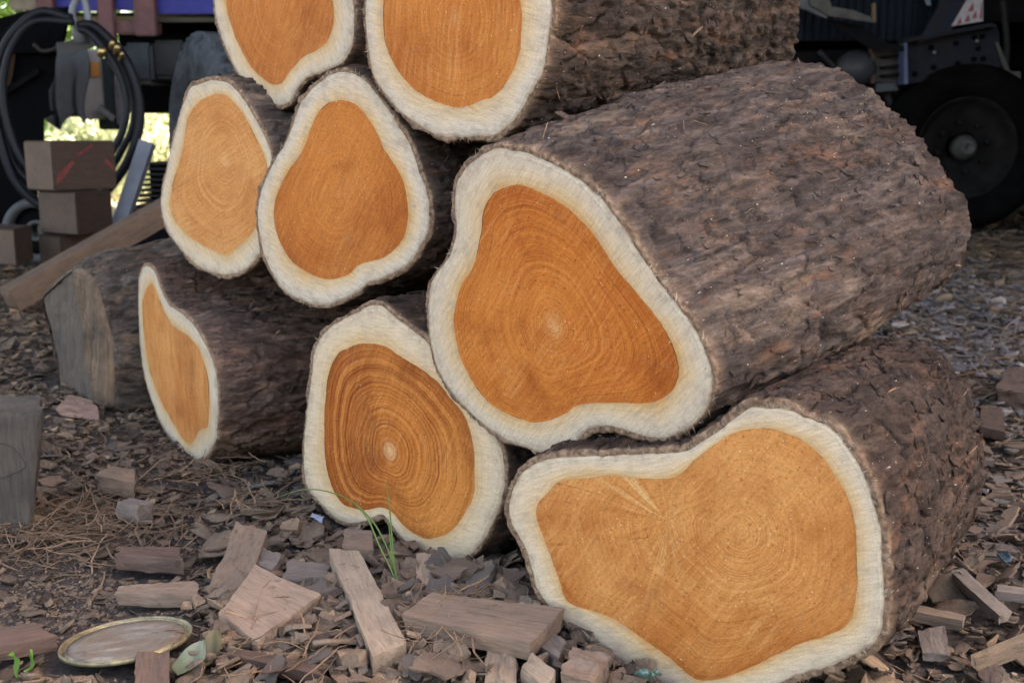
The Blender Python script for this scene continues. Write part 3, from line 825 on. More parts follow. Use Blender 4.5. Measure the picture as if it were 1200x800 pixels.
build_log('topright', 'top-row log with dark scaly bark lying on top of the biggest log', L9o, L9h, (533,22), P(540,60,1.50), 40, 1.5, .68,
          (b_dark, heartG, sapD), step=.0032, th=.006, seed=39, rough=1.15, scale=.90, side=.02, drop=-.02, fib=700, plates=.6, scales=1.6, ridge=1.0)
# narrow leaf shaped face, bottom left
L2o = [(171,311),(180,318),(187,336),(196,355),(211,366),(225,380),(239,402),(250,427),(254,451),(255,476),(254,507),(250,521),(239,537),(229,539),(211,528),(194,507),(180,476),(169,441),(164,406),(162,367),(162,332),(165,317)]
L2h = [(176,333),(182,339),(190,360),(201,380),(218,392),(231,406),(241,430),(245,458),(244,497),(234,504),(225,518),(217,517),(204,497),(190,472),(178,441),(171,409),(168,378),(168,350)]
build_log('leaf', 'bottom log at left with a narrow leaf-shaped face turned away and dark ridged bark', L2o, L2h, (208,427), G(236,541,.0), 58, 0, .62,
          (b_ridge, heartH, sapH), step=.0034, th=.0055, seed=45, rough=1.1, smooth=.75, fib=300, plates=.6, scales=1.0, ridge=2.0)

# old grey log at the far left: weathered end, whole face one piece of grey wood
def old_log():
    outer = [(50,352),(61,338),(75,325),(92,314),(107,322),(116,340),(124,366),(132,399),(134,427),(134,455),(131,478),(110,471),(88,462),(70,455),(64,420),(57,385)]
    ex, ey, a = frame(R(46), 0)
    A = Vector(G(122, 479, 0))
    def loc(uv):
        d = Vector(ray(*uv)); o = Vector((0, 0, CAM_H))
        return o + d * ((A - o).dot(a) / d.dot(a))
    pw = loc((100, 400))
    O = spline(np.array([[(loc(q) - pw).dot(ex), (loc(q) - pw).dot(ey)] for q in outer])); f = polar(O)
    na, nl, L = 260, 130, .62
    th_ = np.linspace(-np.pi, np.pi, na, endpoint=False); rO = f(th_); c, s = np.cos(th_), np.sin(th_)
    root = empty('weathered_log', (pw.x, pw.y, 0), 'old grey weathered log with a cracked dull end at the left of the pile', 'log')
    Ml = Matrix.Translation(pw - root.location) @ Matrix((ex, ey, -a)).transposed().to_4x4()
    tt = np.linspace(0, 1, nl)
    k = 1 + .30 * np.clip(tt / .35, 0, 1)[:, None] ** .7
    bl = np.clip(tt / .5, 0, 1)[:, None] * .6
    rad = (rO[None] * (1 - bl) + csmooth(rO, 16)[None] * bl) * k
    X, Y, Z = rad * c, rad * s, np.repeat(-tt[:, None] * L, na, 1)
    bot = rO.max()
    p = np.stack([X.ravel(), Y.ravel(), Z.ravel()], 1)
    F1, F2, c1, off = worley(p * np.array([1, 1, .35]) / .05 + 3, 81)
    h = .006 * c1 - .006 * (1 - sstep(0, .15, F2 - F1)) + .012 * fbm(p * np.array([14, 14, 5]), 82, 4) + .003 * fbm(p * np.array([90, 90, 30]), 83, 3)
    h = h.reshape(nl, na); h[0] = 0
    X = X + c * h; Y = Y + s * h
    v = np.stack([X.ravel(), Y.ravel(), Z.ravel()], 1)
    idx = np.arange(nl * na).reshape(nl, na); nx = np.roll(idx, -1, 1)
    q2 = np.stack([idx[:-1], idx[1:], nx[1:], nx[:-1]], -1).reshape(-1, 4)
    o = obj('bark', arr_mesh('bark', v, q2, b_grey, True, {'rim': np.zeros(len(v)), 'plate': c1}), root); o.matrix_local = Ml
    nr = 30; fr = np.linspace(0, 1, nr)
    rr = fr[1:, None] * rO[None]
    v = np.concatenate([[[0, 0, 0]], np.stack([rr * c, rr * s, np.zeros_like(rr)], 2).reshape(-1, 3)])
    # one long crack running down from the top
    xk = .012 + .02 * fbm(np.stack([v[:, 1] * 9, v[:, 1] * 0, v[:, 1] * 0], 1), 91, 3) - .28 * v[:, 1]
    v[:, 2] += .004 * fbm(v * 40, 92, 3) + .004 * fbm(v * np.array([90, 8, 1]), 93, 3) - .014 * np.exp(-((v[:, 0] - xk) / .005) ** 2) + .012 * sstep(-.01, .01, v[:, 0] - xk)
    gl = 1 - sstep(-.008, .004, v[:, 0] - xk)
    v[:, 2] -= .05 * np.clip(xk - v[:, 0], 0, .12)
    v[-na:, 2] = np.minimum(0, v[-na:, 2])
    idx = 1 + np.arange((nr - 1) * na).reshape(nr - 1, na); nx = np.roll(idx, -1, 1)
    q2 = np.stack([idx[:-1], idx[1:], nx[1:], nx[:-1]], -1).reshape(-1, 4)
    tris = np.stack([np.zeros(na, int), idx[0], nx[0]], 1)
    o = obj('cut_face', arr_mesh('cut_face', v, [q2, tris], old_end_mat('old_end'), True, {'ring': np.concatenate([[0], np.repeat(fr[1:], na)]), 'tint': gl}), root); o.matrix_local = Ml
old_log()

# ------------------------------------------------------------------ ground
PATCH = G(95, 685)
HEAP = G(520, 730)
def gz(x, y):
    x = np.asarray(x, float); y = np.asarray(y, float)
    p = np.stack([x.ravel(), y.ravel(), np.zeros(x.size)], 1)
    d = np.hypot(p[:, 0], p[:, 1])
    near = np.clip(1.3 - d / 9, 0, 1)
    z = .016 * fbm(p * 2.6, 201, 3) + (.006 * fbm(p * 10, 202, 3) + .004 * fbm(p * 42, 203, 3)) * near
    z = z + .018 * np.exp(-(((p[:, 0] - HEAP[0]) / .30) ** 2 + ((p[:, 1] - HEAP[1]) / .14) ** 2))
    z = z - .010 * np.exp(-(((p[:, 0] - PATCH[0]) / .16) ** 2 + ((p[:, 1] - PATCH[1]) / .2) ** 2))
    return z.reshape(x.shape) - .004

def axis_pts(lo, hi, step, far_lo, far_hi, g=1.25):
    a = list(np.arange(lo, hi, step)); s = step
    while a[-1] < far_hi: s *= g; a.append(a[-1] + s)
    s = step
    while a[0] > far_lo: s *= g; a.insert(0, a[0] - s)
    return np.array(a)

gx = axis_pts(-1.6, 2.4, .014, -90, 90); gy = axis_pts(.85, 4.2, .014, -60, 160)
GX, GY = np.meshgrid(gx, gy)
v = np.stack([GX.ravel(), GY.ravel(), gz(GX, GY).ravel()], 1)
idx = np.arange(v.shape[0]).reshape(GX.shape)
q = np.stack([idx[:-1, :-1], idx[:-1, 1:], idx[1:, 1:], idx[1:, :-1]], -1).reshape(-1, 4)
tag(obj('ground', arr_mesh('ground', v, q, M['soil'])), 'dark trodden soil strewn with wood chips and sawdust', kind='structure')

# ------------------------------------------------------------------ litter: mass of chips, flakes and strands
def proto_chip(r, n=7, flat=.16, jag=.12, asp=2.2):
    a = np.sort(r.uniform(0, 2 * np.pi, n) * .35 + np.arange(n) / n * 2 * np.pi * .65 + .2)
    c, s = np.cos(a), np.sin(a)
    k = (np.abs(c) ** 3 + np.abs(s) ** 3) ** (-1 / 3.0)
    x = c * k * .5 + r.normal(0, jag * .5, n); y = (s * k * .5 + r.normal(0, jag, n) * .5) / asp
    t = flat / 2
    top = np.stack([x, y, t + r.normal(0, t * .5, n) + x * r.normal(0, .07)], 1)
    bot = np.stack([x + r.normal(0, .02, n), y + r.normal(0, .02, n), -t + r.normal(0, t * .3, n)], 1)
    v = np.concatenate([top, bot, [[x.mean(), y.mean(), t * r.uniform(.7, 1.4)]]]); ct = 2 * n
    f = [(i, (i + 1) % n, ct) for i in range(n)]
    for i in range(n):
        j = (i + 1) % n
        f += [(i, i + n, j), (j, i + n, j + n)]
    return v, np.array(f)

def proto_flake(r, nu=6, nv=3, asp=1.9):
    """curled sheet of bark or a dry leaf-like shaving"""
    u = np.linspace(-.5, .5, nu); w = np.linspace(-.5, .5, nv)
    U, V = np.meshgrid(u, w, indexing='ij')
    prof = np.clip(1 - np.abs(U * 2) ** r.uniform(1.6, 5), .08, 1)
    y = V * prof / asp + r.normal(0, .025, U.shape)
    x = U + r.normal(0, .025, U.shape)
    z = r.normal(0, .35) * U ** 2 + r.uniform(-.2, .9) * (V / asp) ** 2 * 2 + r.normal(0, .25) * U * V + r.normal(0, .012, U.shape)
    top = np.stack([x, y, z], -1).reshape(-1, 3); bot = top - [0, 0, r.uniform(.02, .06)]
    v = np.concatenate([top, bot]); n = nu * nv; I = np.arange(n).reshape(nu, nv); f = []
    for i in range(nu - 1):
        for j in range(nv - 1):
            a, b, c, d = I[i, j], I[i + 1, j], I[i + 1, j + 1], I[i, j + 1]
            f += [(a, b, c), (a, c, d), (c + n, b + n, a + n), (d + n, c + n, a + n)]
    edge = [I[i, 0] for i in range(nu)] + [I[-1, j] for j in range(1, nv)] + [I[i, -1] for i in range(nu - 2, -1, -1)] + [I[0, j] for j in range(nv - 2, 0, -1)]
    for a, b in zip(edge, edge[1:] + edge[:1]):
        f += [(a, a + n, b), (b, a + n, b + n)]
    return v, np.array(f)

def proto_strand(r, seg=7):
    x = np.linspace(-.5, .5, seg)
    y = np.cumsum(r.normal(0, .02, seg)) + r.normal(0, .35) * x ** 2; z = r.normal(0, .18) * x ** 2 + r.normal(0, .01, seg)
    wd = .0075 * (1 - np.abs(x * 1.7) ** 3) + .002; v = []
    for i in range(seg):
        for k in range(3):
            a = 2 * np.pi * k / 3 + .4
            v.append((x[i], y[i] + wd[i] * 1.3 * math.cos(a), z[i] + wd[i] * math.sin(a)))
    f = []
    for i in range(seg - 1):
        for k in range(3):
            a, b = i * 3 + k, i * 3 + (k + 1) % 3
            f += [(a, a + 3, b), (b, a + 3, b + 3)]
    return np.array(v), np.array(f)

rp = np.random.default_rng(11)
CH = [proto_chip(rp, int(rp.integers(5, 9)), rp.uniform(.08, .22), rp.uniform(.06, .16), rp.uniform(1.2, 3.6)) for _ in range(30)]
FL = [proto_flake(rp, 6, 4, rp.uniform(1.3, 3.0)) for _ in range(24)]
ST = [proto_strand(rp) for _ in range(16)]

def rotm(yaw, pit, rol):
    cy, sy, cx, sx, cz, sz = np.cos(pit), np.sin(pit), np.cos(rol), np.sin(rol), np.cos(yaw), np.sin(yaw)
    n = len(yaw); Rz = np.zeros((n, 3, 3)); Ry = np.zeros((n, 3, 3)); Rx = np.zeros((n, 3, 3))
    Rz[:, 0, 0] = cz; Rz[:, 0, 1] = -sz; Rz[:, 1, 0] = sz; Rz[:, 1, 1] = cz; Rz[:, 2, 2] = 1
    Ry[:, 0, 0] = cy; Ry[:, 0, 2] = sy; Ry[:, 2, 0] = -sy; Ry[:, 2, 2] = cy; Ry[:, 1, 1] = 1
    Rx[:, 1, 1] = cx; Rx[:, 1, 2] = -sx; Rx[:, 2, 1] = sx; Rx[:, 2, 2] = cx; Rx[:, 0, 0] = 1
    return Rz @ Ry @ Rx

def mass(protos, x, y, size, tint, lift, tilt, r):
    V, F, T = [], [], []; base = 0
    z = gz(x, y); n = len(x)
    which = r.integers(0, len(protos), n)
    Rm = rotm(r.uniform(0, 2 * np.pi, n), r.normal(0, tilt, n), r.normal(0, tilt, n))
    sc = size[:, None] * np.stack([np.ones(n), r.uniform(.75, 1.3, n), r.uniform(.7, 1.5, n)], 1)
    for k, (pv, pf) in enumerate(protos):
        m = np.nonzero(which == k)[0]
        if not len(m): continue
        vv = np.einsum('nij,nvj->nvi', Rm[m], pv[None] * sc[m][:, None, :])
        vv += np.stack([x[m], y[m], z[m] + lift[m]], 1)[:, None, :]
        V.append(vv.reshape(-1, 3)); T.append(np.repeat(tint[m], len(pv)))
        F.append((pf[None] + (base + np.arange(len(m)) * len(pv))[:, None, None]).reshape(-1, 3)); base += len(m) * len(pv)
    return np.concatenate(V), np.concatenate(F), np.concatenate(T)

FOOT = list(LOGFOOT)
def clear(x, y, grow=0.0):
    """True where no larger piece lies"""
    ok = np.ones(len(x), bool)
    for pol in FOOT:
        c = pol.mean(0); pl = c + (pol - c) * (1 + grow / (np.abs(pol - c).max() + 1e-6))
        ins = np.zeros(len(x), bool); k = len(pl)
        for i in range(k):
            (x1, y1), (x2, y2) = pl[i], pl[(i + 1) % k]
            if abs(y2 - y1) < 1e-9: continue
            cr = ((y1 > y) != (y2 > y)) & (x < (x2 - x1) * (y - y1) / (y2 - y1) + x1)
            ins ^= cr
        ok &= ~ins
    return ok

def scatter(n, x0, x1, y0, y1, r, keep=None):
    x = r.uniform(x0, x1, n); y = r.uniform(y0, y1, n)
    m = (np.abs(x) < .62 * y + .30)               # only the wedge the yard opens to
    b = np.exp(-(((x - PATCH[0]) / .16) ** 2 + ((y - PATCH[1]) / .17) ** 2))
    m &= r.uniform(0, 1, n) > np.minimum(b * 2.2, .985)
    m &= clear(x, y, .007)
    return x[m], y[m]

# ---- solid pieces of wood
def box_grid(n):
    """surface of a unit box, welded; returns points in [-.5,.5]^3 and quads"""
    pts, qs, b = [], [], 0
    for ax in range(3):
        u, w = [a for a in range(3) if a != ax]
        for sgn in (-.5, .5):
            A, B = np.meshgrid(np.linspace(-.5, .5, n[u] + 1), np.linspace(-.5, .5, n[w] + 1), indexing='ij')
            p = np.zeros((A.size, 3)); p[:, u] = A.ravel(); p[:, w] = B.ravel(); p[:, ax] = sgn
            I = b + np.arange(A.size).reshape(A.shape)
            qd = np.stack([I[:-1, :-1], I[1:, :-1], I[1:, 1:], I[:-1, 1:]], -1).reshape(-1, 4)
            flip = (sgn > 0) == (ax == 1)
            qs.append(qd[:, ::-1] if flip else qd); pts.append(p); b += A.size
    P_ = np.concatenate(pts); Q = np.concatenate(qs)
    _, first, inv = np.unique(np.round(P_ * 1e5).astype(np.int64), axis=0, return_index=True, return_inverse=True)
    return P_[first], np.asarray(inv).ravel()[Q]

def orient(pos, q):
    a, b, c, d = (pos[q[:, i]] for i in range(4)); m = pos.mean(0)
    vol = (np.cross(b - a, c - a) * (a - m)).sum() + (np.cross(c - a, d - a) * (a - m)).sum()
    return q if vol > 0 else q[:, ::-1]

def chunk_shape(L, Wd, T, seed, taper=0.0, skew=0.0, jag=.05, n=(18, 10, 5), rough=.02, bow=0.0, bevel=.05):
    p, q = box_grid(n)
    r_ = np.random.default_rng(seed)
    ext = (np.abs(p) > .499).sum(1)
    u, v_, w_ = p.T.copy()
    sh = np.where(ext >= 2, 1.0, 0.0)
    x = u * L; y = v_ * Wd * (1 + taper * u * 2); z = w_ * T * (1 + r_.normal(0, .18) * u * 2 + r_.normal(0, .15) * v_ * 2)
    x = x + skew * v_ * Wd
    s = np.stack([x, y, z], 1)
    c = min(Wd, T)
    endm = sstep(.3, .5, np.abs(u)) * np.sign(u)
    x = x + endm * jag * L * fbm(np.stack([v_ * 3, w_ * 1.5 + 3 * np.sign(u), v_ * 0 + seed], 1), seed, 3)
    y = y * (1 - sh * bevel * .6) + Wd * .16 * fbm(np.stack([u * 2.2, np.sign(v_) * 2.0, u * 0 + seed], 1), seed + 1, 3) * np.sign(v_) * sstep(.2, .5, np.abs(v_))
    z = z * (1 - sh * bevel * 1.2) + bow * T * u * u
    d = np.stack([x, y, z], 1)
    nz = fbm(np.stack([s[:, 0] / L * 3, s[:, 1] / c * 3, s[:, 2] / c * 3], 1) + seed, seed + 2, 4)
    d = d + s / (np.linalg.norm(s, axis=1)[:, None] + 1e-6) * (nz * rough * c * 2.2)[:, None]
    # splintered steps along the grain
    st = worley(np.stack([s[:, 0] / L * 1.2, s[:, 1] / c * 2.4, s[:, 2] / c * 2.4], 1) + seed, seed + 3)[2]
    d[:, 2] += np.sign(w_) * (st - .5) * rough * c * 1.2
    return d, orient(d, q)

def px_chunk(label, corners, T, mat, seed, cat='wood piece', name='wood_offcut', z=(0, 0, 0, 0), jag=.03, rough=.03, n=(34, 20, 8), under=.96, group=None, bevel=.022):
    """block whose top face has the four given corners (long edge first); z: height of each corner above the soil"""
    cw = [G(u, v_, zz) for (u, v_), zz in zip(corners, z)]
    c0, c1, c2, c3 = cw
    ctr = sum(cw) / 4
    ax = ((c1 - c0) + (c2 - c3)) / 2; yaw = math.atan2(ax[1], ax[0])
    L = np.linalg.norm(ax); Wd = np.linalg.norm(((c3 - c0) + (c2 - c1)) / 2)
    ca, sa = math.cos(yaw), math.sin(yaw)
    Rz = np.array([[ca, sa, 0], [-sa, ca, 0], [0, 0, 1]])
    org = ctr - [0, 0, T]
    lc = [Rz @ (c - org) for c in cw]
    p, q = box_grid(n); u, v_, w_ = p.T
    a, b = u + .5, v_ + .5
    top = ((1 - a) * (1 - b))[:, None] * lc[0] + (a * (1 - b))[:, None] * lc[1] + (a * b)[:, None] * lc[2] + ((1 - a) * b)[:, None] * lc[3]
    mid_ = top.mean(0); k = (.5 - w_)
    pos = top.copy(); pos[:, :2] = mid_[:2] + (top[:, :2] - mid_[:2]) * (1 - (1 - under) * k)[:, None]
    pos[:, 2] -= T * k
    ext = (np.abs(p) > .499).sum(1); c_ = min(Wd, T)
    cen = np.array([mid_[0], mid_[1], mid_[2] - T / 2])
    dirn = pos - cen; dirn /= np.linalg.norm(dirn, axis=1)[:, None] + 1e-9
    pos -= dirn * np.where(ext >= 2, bevel * c_ * (ext - 1), 0)[:, None]
    s = np.stack([u * L, v_ * Wd, w_ * T], 1)
    nz = fbm(np.stack([s[:, 0] / L * 3.5, s[:, 1] / c_ * 2.5, s[:, 2] / c_ * 2.5], 1) + seed, seed + 2, 4)
    pos += dirn * (nz * rough * c_ * 2.2)[:, None]
    edge = fbm(np.stack([s[:, 0] * 38, s[:, 1] * 38, s[:, 2] * 60], 1) + seed, seed + 6, 3)
    pos[:, :2] += dirn[:, :2] * (np.where(ext >= 2, 1, .5) * edge * .0045)[:, None]
    pos[:, 2] += .0016 * fbm(np.stack([s[:, 0] * 14, s[:, 1] * 110, s[:, 2] * 60], 1), seed + 7, 3)
    st = worley(np.stack([s[:, 0] / L * 1.4, s[:, 1] / c_ * 1.8, s[:, 2] / c_ * 2], 1) + seed, seed + 3)[2]
    pos[:, 2] += np.sign(w_) * (st - .5) * rough * c_
    pos[:, 0] += sstep(.35, .5, np.abs(u)) * np.sign(u) * jag * L * fbm(np.stack([v_ * 4, w_ * 2, u * 0 + seed], 1), seed, 3)
    FOOT.append(np.array([c[:2] for c in cw]))
    me = arr_mesh(name, pos, orient(pos, q), mat, True)
    try: me.set_sharp_from_angle(angle=R(38))
    except Exception: pass
    o = obj(name, me, None, org); o.rotation_euler = (0, 0, yaw)
    return tag(o, label, cat, group)

CHUNKG = 'larger offcuts lying in the litter'
px_chunk('square brown offcut like a tile, flat among the chips in front of the middle log', [(299,661),(374,696),(301,752),(257,719)], .024, wood_mat('chip_tile', (.32, .205, .14), (.25, .17, .12)), 301, z=(.046,.048,.030,.034), jag=.03, rough=.03, group=CHUNKG)
px_chunk('long thick stick offcut pointing at the camera, just left of the grass blades', [(385,642),(437,770),(477,752),(421,645)], .034, M['chip_pale'], 302, z=(.052,.036,.040,.054), jag=.012, rough=.03, n=(34,10,7), group=CHUNKG)
px_chunk('flat plank offcut lying crosswise just right of the grass blades', [(470,721),(624,752),(662,713),(505,693)], .024, M['chip'], 303, z=(.050,.050,.052,.050), jag=.015, rough=.03, n=(34,14,6), group=CHUNKG)
px_chunk('wedge of broken wood standing behind the square tile-like offcut', [(276,612),(243,690),(288,693),(314,622)], .045, M['chip'], 304, z=(.055,.020,.020,.05), jag=.05, rough=.06, group=CHUNKG)
px_chunk('small squarish block against the sapwood rim of the middle log', [(404,619),(437,621),(437,644),(402,641)], .022, M['chip'], 305, z=(.036,.036,.024,.024), rough=.04, group=CHUNKG)
px_chunk('short upright splinter lying right behind the crosswise plank offcut', [(488,648),(486,700),(505,702),(509,648)], .012, M['chip_pale'], 306, z=(.034,.020,.020,.034), jag=.05, rough=.05, group=CHUNKG)
px_chunk('dark reddish brick-like block on bare soil at left', [(135,650),(214,656),(212,641),(142,640)], .022, M['chip_red'], 307, z=(.024,.024,.022,.022), rough=.06, jag=.05, group=CHUNKG)
px_chunk('split stick with rough grain lying just behind the paint tin lid', [(134,694),(232,698),(228,680),(140,686)], .018, M['chip'], 308, z=(.024,.024,.026,.026), rough=.06, jag=.04, n=(34,10,7), group=CHUNKG)
px_chunk('dark red-brown board end at the left picture edge by the tin lid', [(-30,764),(66,745),(40,729),(-30,738)], .018, M['chip_red'], 309, z=(.026,.024,.03,.03), rough=.035, jag=.03, n=(30,14,6), group=CHUNKG)
px_chunk('pale grey cube-like block on the soil below the leaf-shaped log face', [(137,588),(160,594),(180,588),(158,583)], .030, M['chip_grey'], 310, z=(.032,.032,.03,.03), rough=.04, group=CHUNKG)
px_chunk('angular brown lump just behind the pale grey cube-like block', [(112,556),(158,566),(160,548),(128,545)], .03, M['chip'], 311, z=(.036,.03,.036,.044), rough=.06, jag=.06, group=CHUNKG)
px_chunk('rough brown piece poking up at the bottom edge below the tin lid', [(155,812),(160,762),(198,764),(201,812)], .016, M['chip_red'], 312, z=(.034,.03,.03,.034), rough=.05, jag=.06, group=CHUNKG)
px_chunk('rounded brown chunk at the foot of the heart-shaped log face', [(672,756),(715,767),(697,800),(655,787)], .03, M['chip'], 313, z=(.044,.038,.034,.04), rough=.08, jag=.05, group=CHUNKG)
px_chunk('pale block end next to the rounded chunk at the bottom edge', [(623,763),(652,786),(640,806),(609,780)], .03, M['chip_pale'], 314, z=(.04,.036,.03,.034), rough=.04, group=CHUNKG)
px_chunk('dark upright slab wedged under the end of the crosswise plank', [(622,748),(655,770),(662,752),(640,733)], .03, M['chip_grey'], 315, z=(.03,.034,.034,.03), rough=.04, group=CHUNKG)
px_chunk('bundle-like split piece with deep grooves under the crosswise plank', [(570,748),(568,798),(604,800),(606,750)], .02, M['chip_pale'], 316, z=(.03,.024,.024,.03), rough=.12, jag=.05, n=(20,22,6), group=CHUNKG)
px_chunk('smooth pale chip leaning under the left end of the crosswise plank', [(503,737),(524,772),(552,764),(538,742)], .016, M['chip_pale'], 317, z=(.03,.024,.028,.034), rough=.06, jag=.05, group=CHUNKG)
px_chunk('long rounded reddish bark piece lying below the tile-like offcut', [(258,764),(376,790),(380,779),(268,757)], .014, M['chip_red'], 318, z=(.026,.026,.026,.026), rough=.10, jag=.08, n=(30,12,7), group=CHUNKG)
px_chunk('pinkish curled bark piece at the foot of the old grey log', [(66,476),(116,482),(108,470),(82,462)], .02, wood_mat('chip_pink', (.27,.155,.115), (.20,.125,.095)), 319, z=(.03,.026,.03,.04), rough=.12, jag=.06, group=CHUNKG)
px_chunk('rust-brown stone-like lump at the right picture edge', [(1168,455),(1225,462),(1225,432),(1180,430)], .04, M['chip_red'], 320, z=(.05,.05,.05,.05), rough=.10, jag=.06, group=CHUNKG)
px_chunk('reddish chip right behind the bark of the heart-shaped log', [(1148,500),(1178,506),(1174,478),(1150,476)], .02, M['chip_red'], 321, z=(.03,.03,.03,.03), rough=.06, group=CHUNKG)
px_chunk('tan plank end slanting out of the right picture edge', [(1140,766),(1230,728),(1226,746),(1147,773)], .016, wood_mat('chip_tan', (.19,.125,.08), (.145,.10,.07)), 322, z=(.036,.05,.036,.028), rough=.03, n=(30,8,6), group=CHUNKG)
px_chunk('long flat slat slanting past the right end of the heart-shaped log', [(1113,668),(1172,722),(1186,716),(1128,664)], .012, M['chip_grey'], 323, z=(.03,.03,.026,.03), rough=.05, n=(30,8,5), group=CHUNKG)
px_chunk('thin flat board with straight ends lying right of the heart-shaped log', [(1073,716),(1128,727),(1132,721),(1080,709)], .014, M['chip'], 324, z=(.03,.03,.03,.03), rough=.05, group=CHUNKG)
px_chunk('square dark chip lying by the lower right corner of the heart-shaped log', [(1074,737),(1082,764),(1112,766),(1108,732)], .010, M['chip_grey'], 325, z=(.02,.02,.02,.026), rough=.06, group=CHUNKG)
px_chunk('grey flat chip at the right edge beside the tan plank end', [(1166,692),(1230,700),(1230,690),(1168,684)], .012, M['chip_grey'], 326, z=(.03,.03,.03,.03), rough=.05, group=CHUNKG)
px_chunk('grey offcut lying left of the long thick stick', [(330,678),(388,676),(386,660),(338,655)], .018, M['chip_grey'], 327, z=(.03,.03,.03,.034), rough=.07, jag=.05, group=CHUNKG)
px_chunk('grey faceted chunk touching the wedge of broken wood', [(293,656),(318,668),(332,650),(306,640)], .022, M['chip_grey'], 328, z=(.03,.028,.034,.038), rough=.08, group=CHUNKG)

lp = G(148, 748, .018)
FOOT.append(np.array([[lp[0] + .088 * math.cos(k * .5236), lp[1] + .088 * math.sin(k * .5236)] for k in range(12)]))
r = np.random.default_rng(21)
parts = []; smo = []
def add(protos, n, box, s0, s1, lift, tilt, tlo, thi):
    x, y = scatter(n, *box, r)
    k = len(x); size = s0 * np.exp(r.uniform(0, math.log(s1 / s0), k) * r.uniform(.3, 1, k))
    tn = np.clip(r.normal((tlo + thi) / 2, (thi - tlo) / 2, k) + .22 * sstep(.5, 1.1, x) * sstep(1.7, 2.6, y), 0, 1)
    parts.append(mass(protos, x, y, size, tn, r.uniform(-.003, lift, k), tilt, r)); smo.append(protos is FL)
add(FL, 10500, (-1.5, 1.7, .95, 2.6), .014, .055, .012, .28, .15, .62)
add(CH, 8500, (-1.5, 1.7, .95, 2.6), .012, .050, .014, .25, .2, .75)
add(CH, 10500, (-1.3, 1.6, .95, 2.4), .004, .013, .012, .4, .2, .85)
add(FL, 6500, (-3.0, 3.0, 2.4, 4.6), .025, .085, .014, .25, .15, .7)
add(CH, 4500, (-3.0, 3.0, 2.4, 4.6), .02, .07, .014, .2, .2, .8)
add(FL, 4500, (-5.0, 5.0, 4.4, 9.5), .05, .14, .02, .22, .15, .75)
# grit pressed into the bare soil
xs_ = r.normal(PATCH[0], .16, 6000); ys_ = r.normal(PATCH[1], .17, 6000); ok_ = clear(xs_, ys_, .004) & (ys_ > .9); xs_, ys_ = xs_[ok_], ys_[ok_]; k_ = len(xs_)
parts.append(mass(CH, xs_, ys_, .0025 + r.gamma(1.3, .0028, k_), np.clip(r.normal(.35, .22, k_), 0, 1), r.uniform(-.001, .002, k_), .4, r)); smo.append(False)
xs_ = r.normal(PATCH[0], .15, 130); ys_ = r.normal(PATCH[1], .16, 130); ok_ = clear(xs_, ys_, .012) & (ys_ > .9); xs_, ys_ = xs_[ok_], ys_[ok_]; k_ = len(xs_)
parts.append(mass(FL, xs_, ys_, r.uniform(.012, .04, k_), np.clip(r.normal(.4, .2, k_), 0, 1), r.uniform(.0, .004, k_), .15, r)); smo.append(True)
# the heap of broken pieces in front of the middle log
x = r.normal(HEAP[0] - .01, .15, 1700); y = r.normal(HEAP[1], .10, 1700)
m_ = (y > .9) & clear(x, y, .008) & (((x - PATCH[0]) / .19) ** 2 + ((y - PATCH[1]) / .2) ** 2 > 1); x, y = x[m_], y[m_]; k = len(x)
parts.append(mass(CH, x, y, r.uniform(.014, .05, k), np.clip(r.normal(.6, .2, k), 0, 1), r.uniform(0, .022, k), .35, r)); smo.append(False)
x = r.normal(HEAP[0], .30, 700); y = r.normal(HEAP[1] + .05, .16, 700); m_ = (y > .95) & clear(x, y, .022) & (((x - PATCH[0]) / .19) ** 2 + ((y - PATCH[1]) / .2) ** 2 > 1); x, y = x[m_], y[m_]; k = len(x)
parts.append(mass(FL, x, y, r.uniform(.03, .07, k), np.clip(r.normal(.55, .2, k), 0, 1), r.uniform(.002, .02, k), .3, r)); smo.append(True)
V, F, T = [], [], []; b0 = 0
for a_, f_, t_ in parts:
    V.append(a_); F.append(f_ + b0); T.append(t_); b0 += len(a_)
tag(obj('bark_litter', arr_mesh('bark_litter', np.concatenate(V), np.concatenate(F), M['litter'], np.concatenate([np.full(len(f_), s_) for (a_, f_, t_), s_ in zip(parts, smo)]), {'tint': np.concatenate(T)})),
    'mass of small bark flakes and wood chips covering the soil', kind='stuff')
# strands
parts = []
add(ST, 3800, (-1.0, 1.4, .95, 2.6), .03, .12, .016, .12, .2, .9)
add(ST, 3000, (-2.3, 2.8, 2.4, 5.0), .06, .22, .02, .08, .3, 1.0)
xs_, ys_ = scatter(3800, .55, 3.2, 1.9, 6.5, r); k_ = len(xs_)
parts.append(mass(ST, xs_, ys_, r.uniform(.06, .20, k_), r.uniform(.55, 1, k_), r.uniform(.002, .02, k_), .08, r))
nest = G(85, 620)
x = r.normal(nest[0], .085, 300); y = r.normal(nest[1], .08, 300); k = len(x)
parts.append(mass(ST, x, y, r.uniform(.05, .13, k), r.uniform(.2, .7, k), r.uniform(.003, .022, k), .15, r))
for cu, cv, sg in ((520, 775, .03), (300, 600, .03), (250, 560, .04), (640, 640, .03), (330, 770, .05), (520, 745, .02)):
    c_ = G(cu, cv); x = r.normal(c_[0], sg, 40); y = r.normal(c_[1], sg, 40)
    parts.append(mass(ST, x, y, r.uniform(.04, .11, 40), r.uniform(.4, 1, 40), r.uniform(.01, .035, 40), .22, r))
V, F, T = [], [], []; b0 = 0
for a_, f_, t_ in parts:
    V.append(a_); F.append(f_ + b0); T.append(t_); b0 += len(a_)
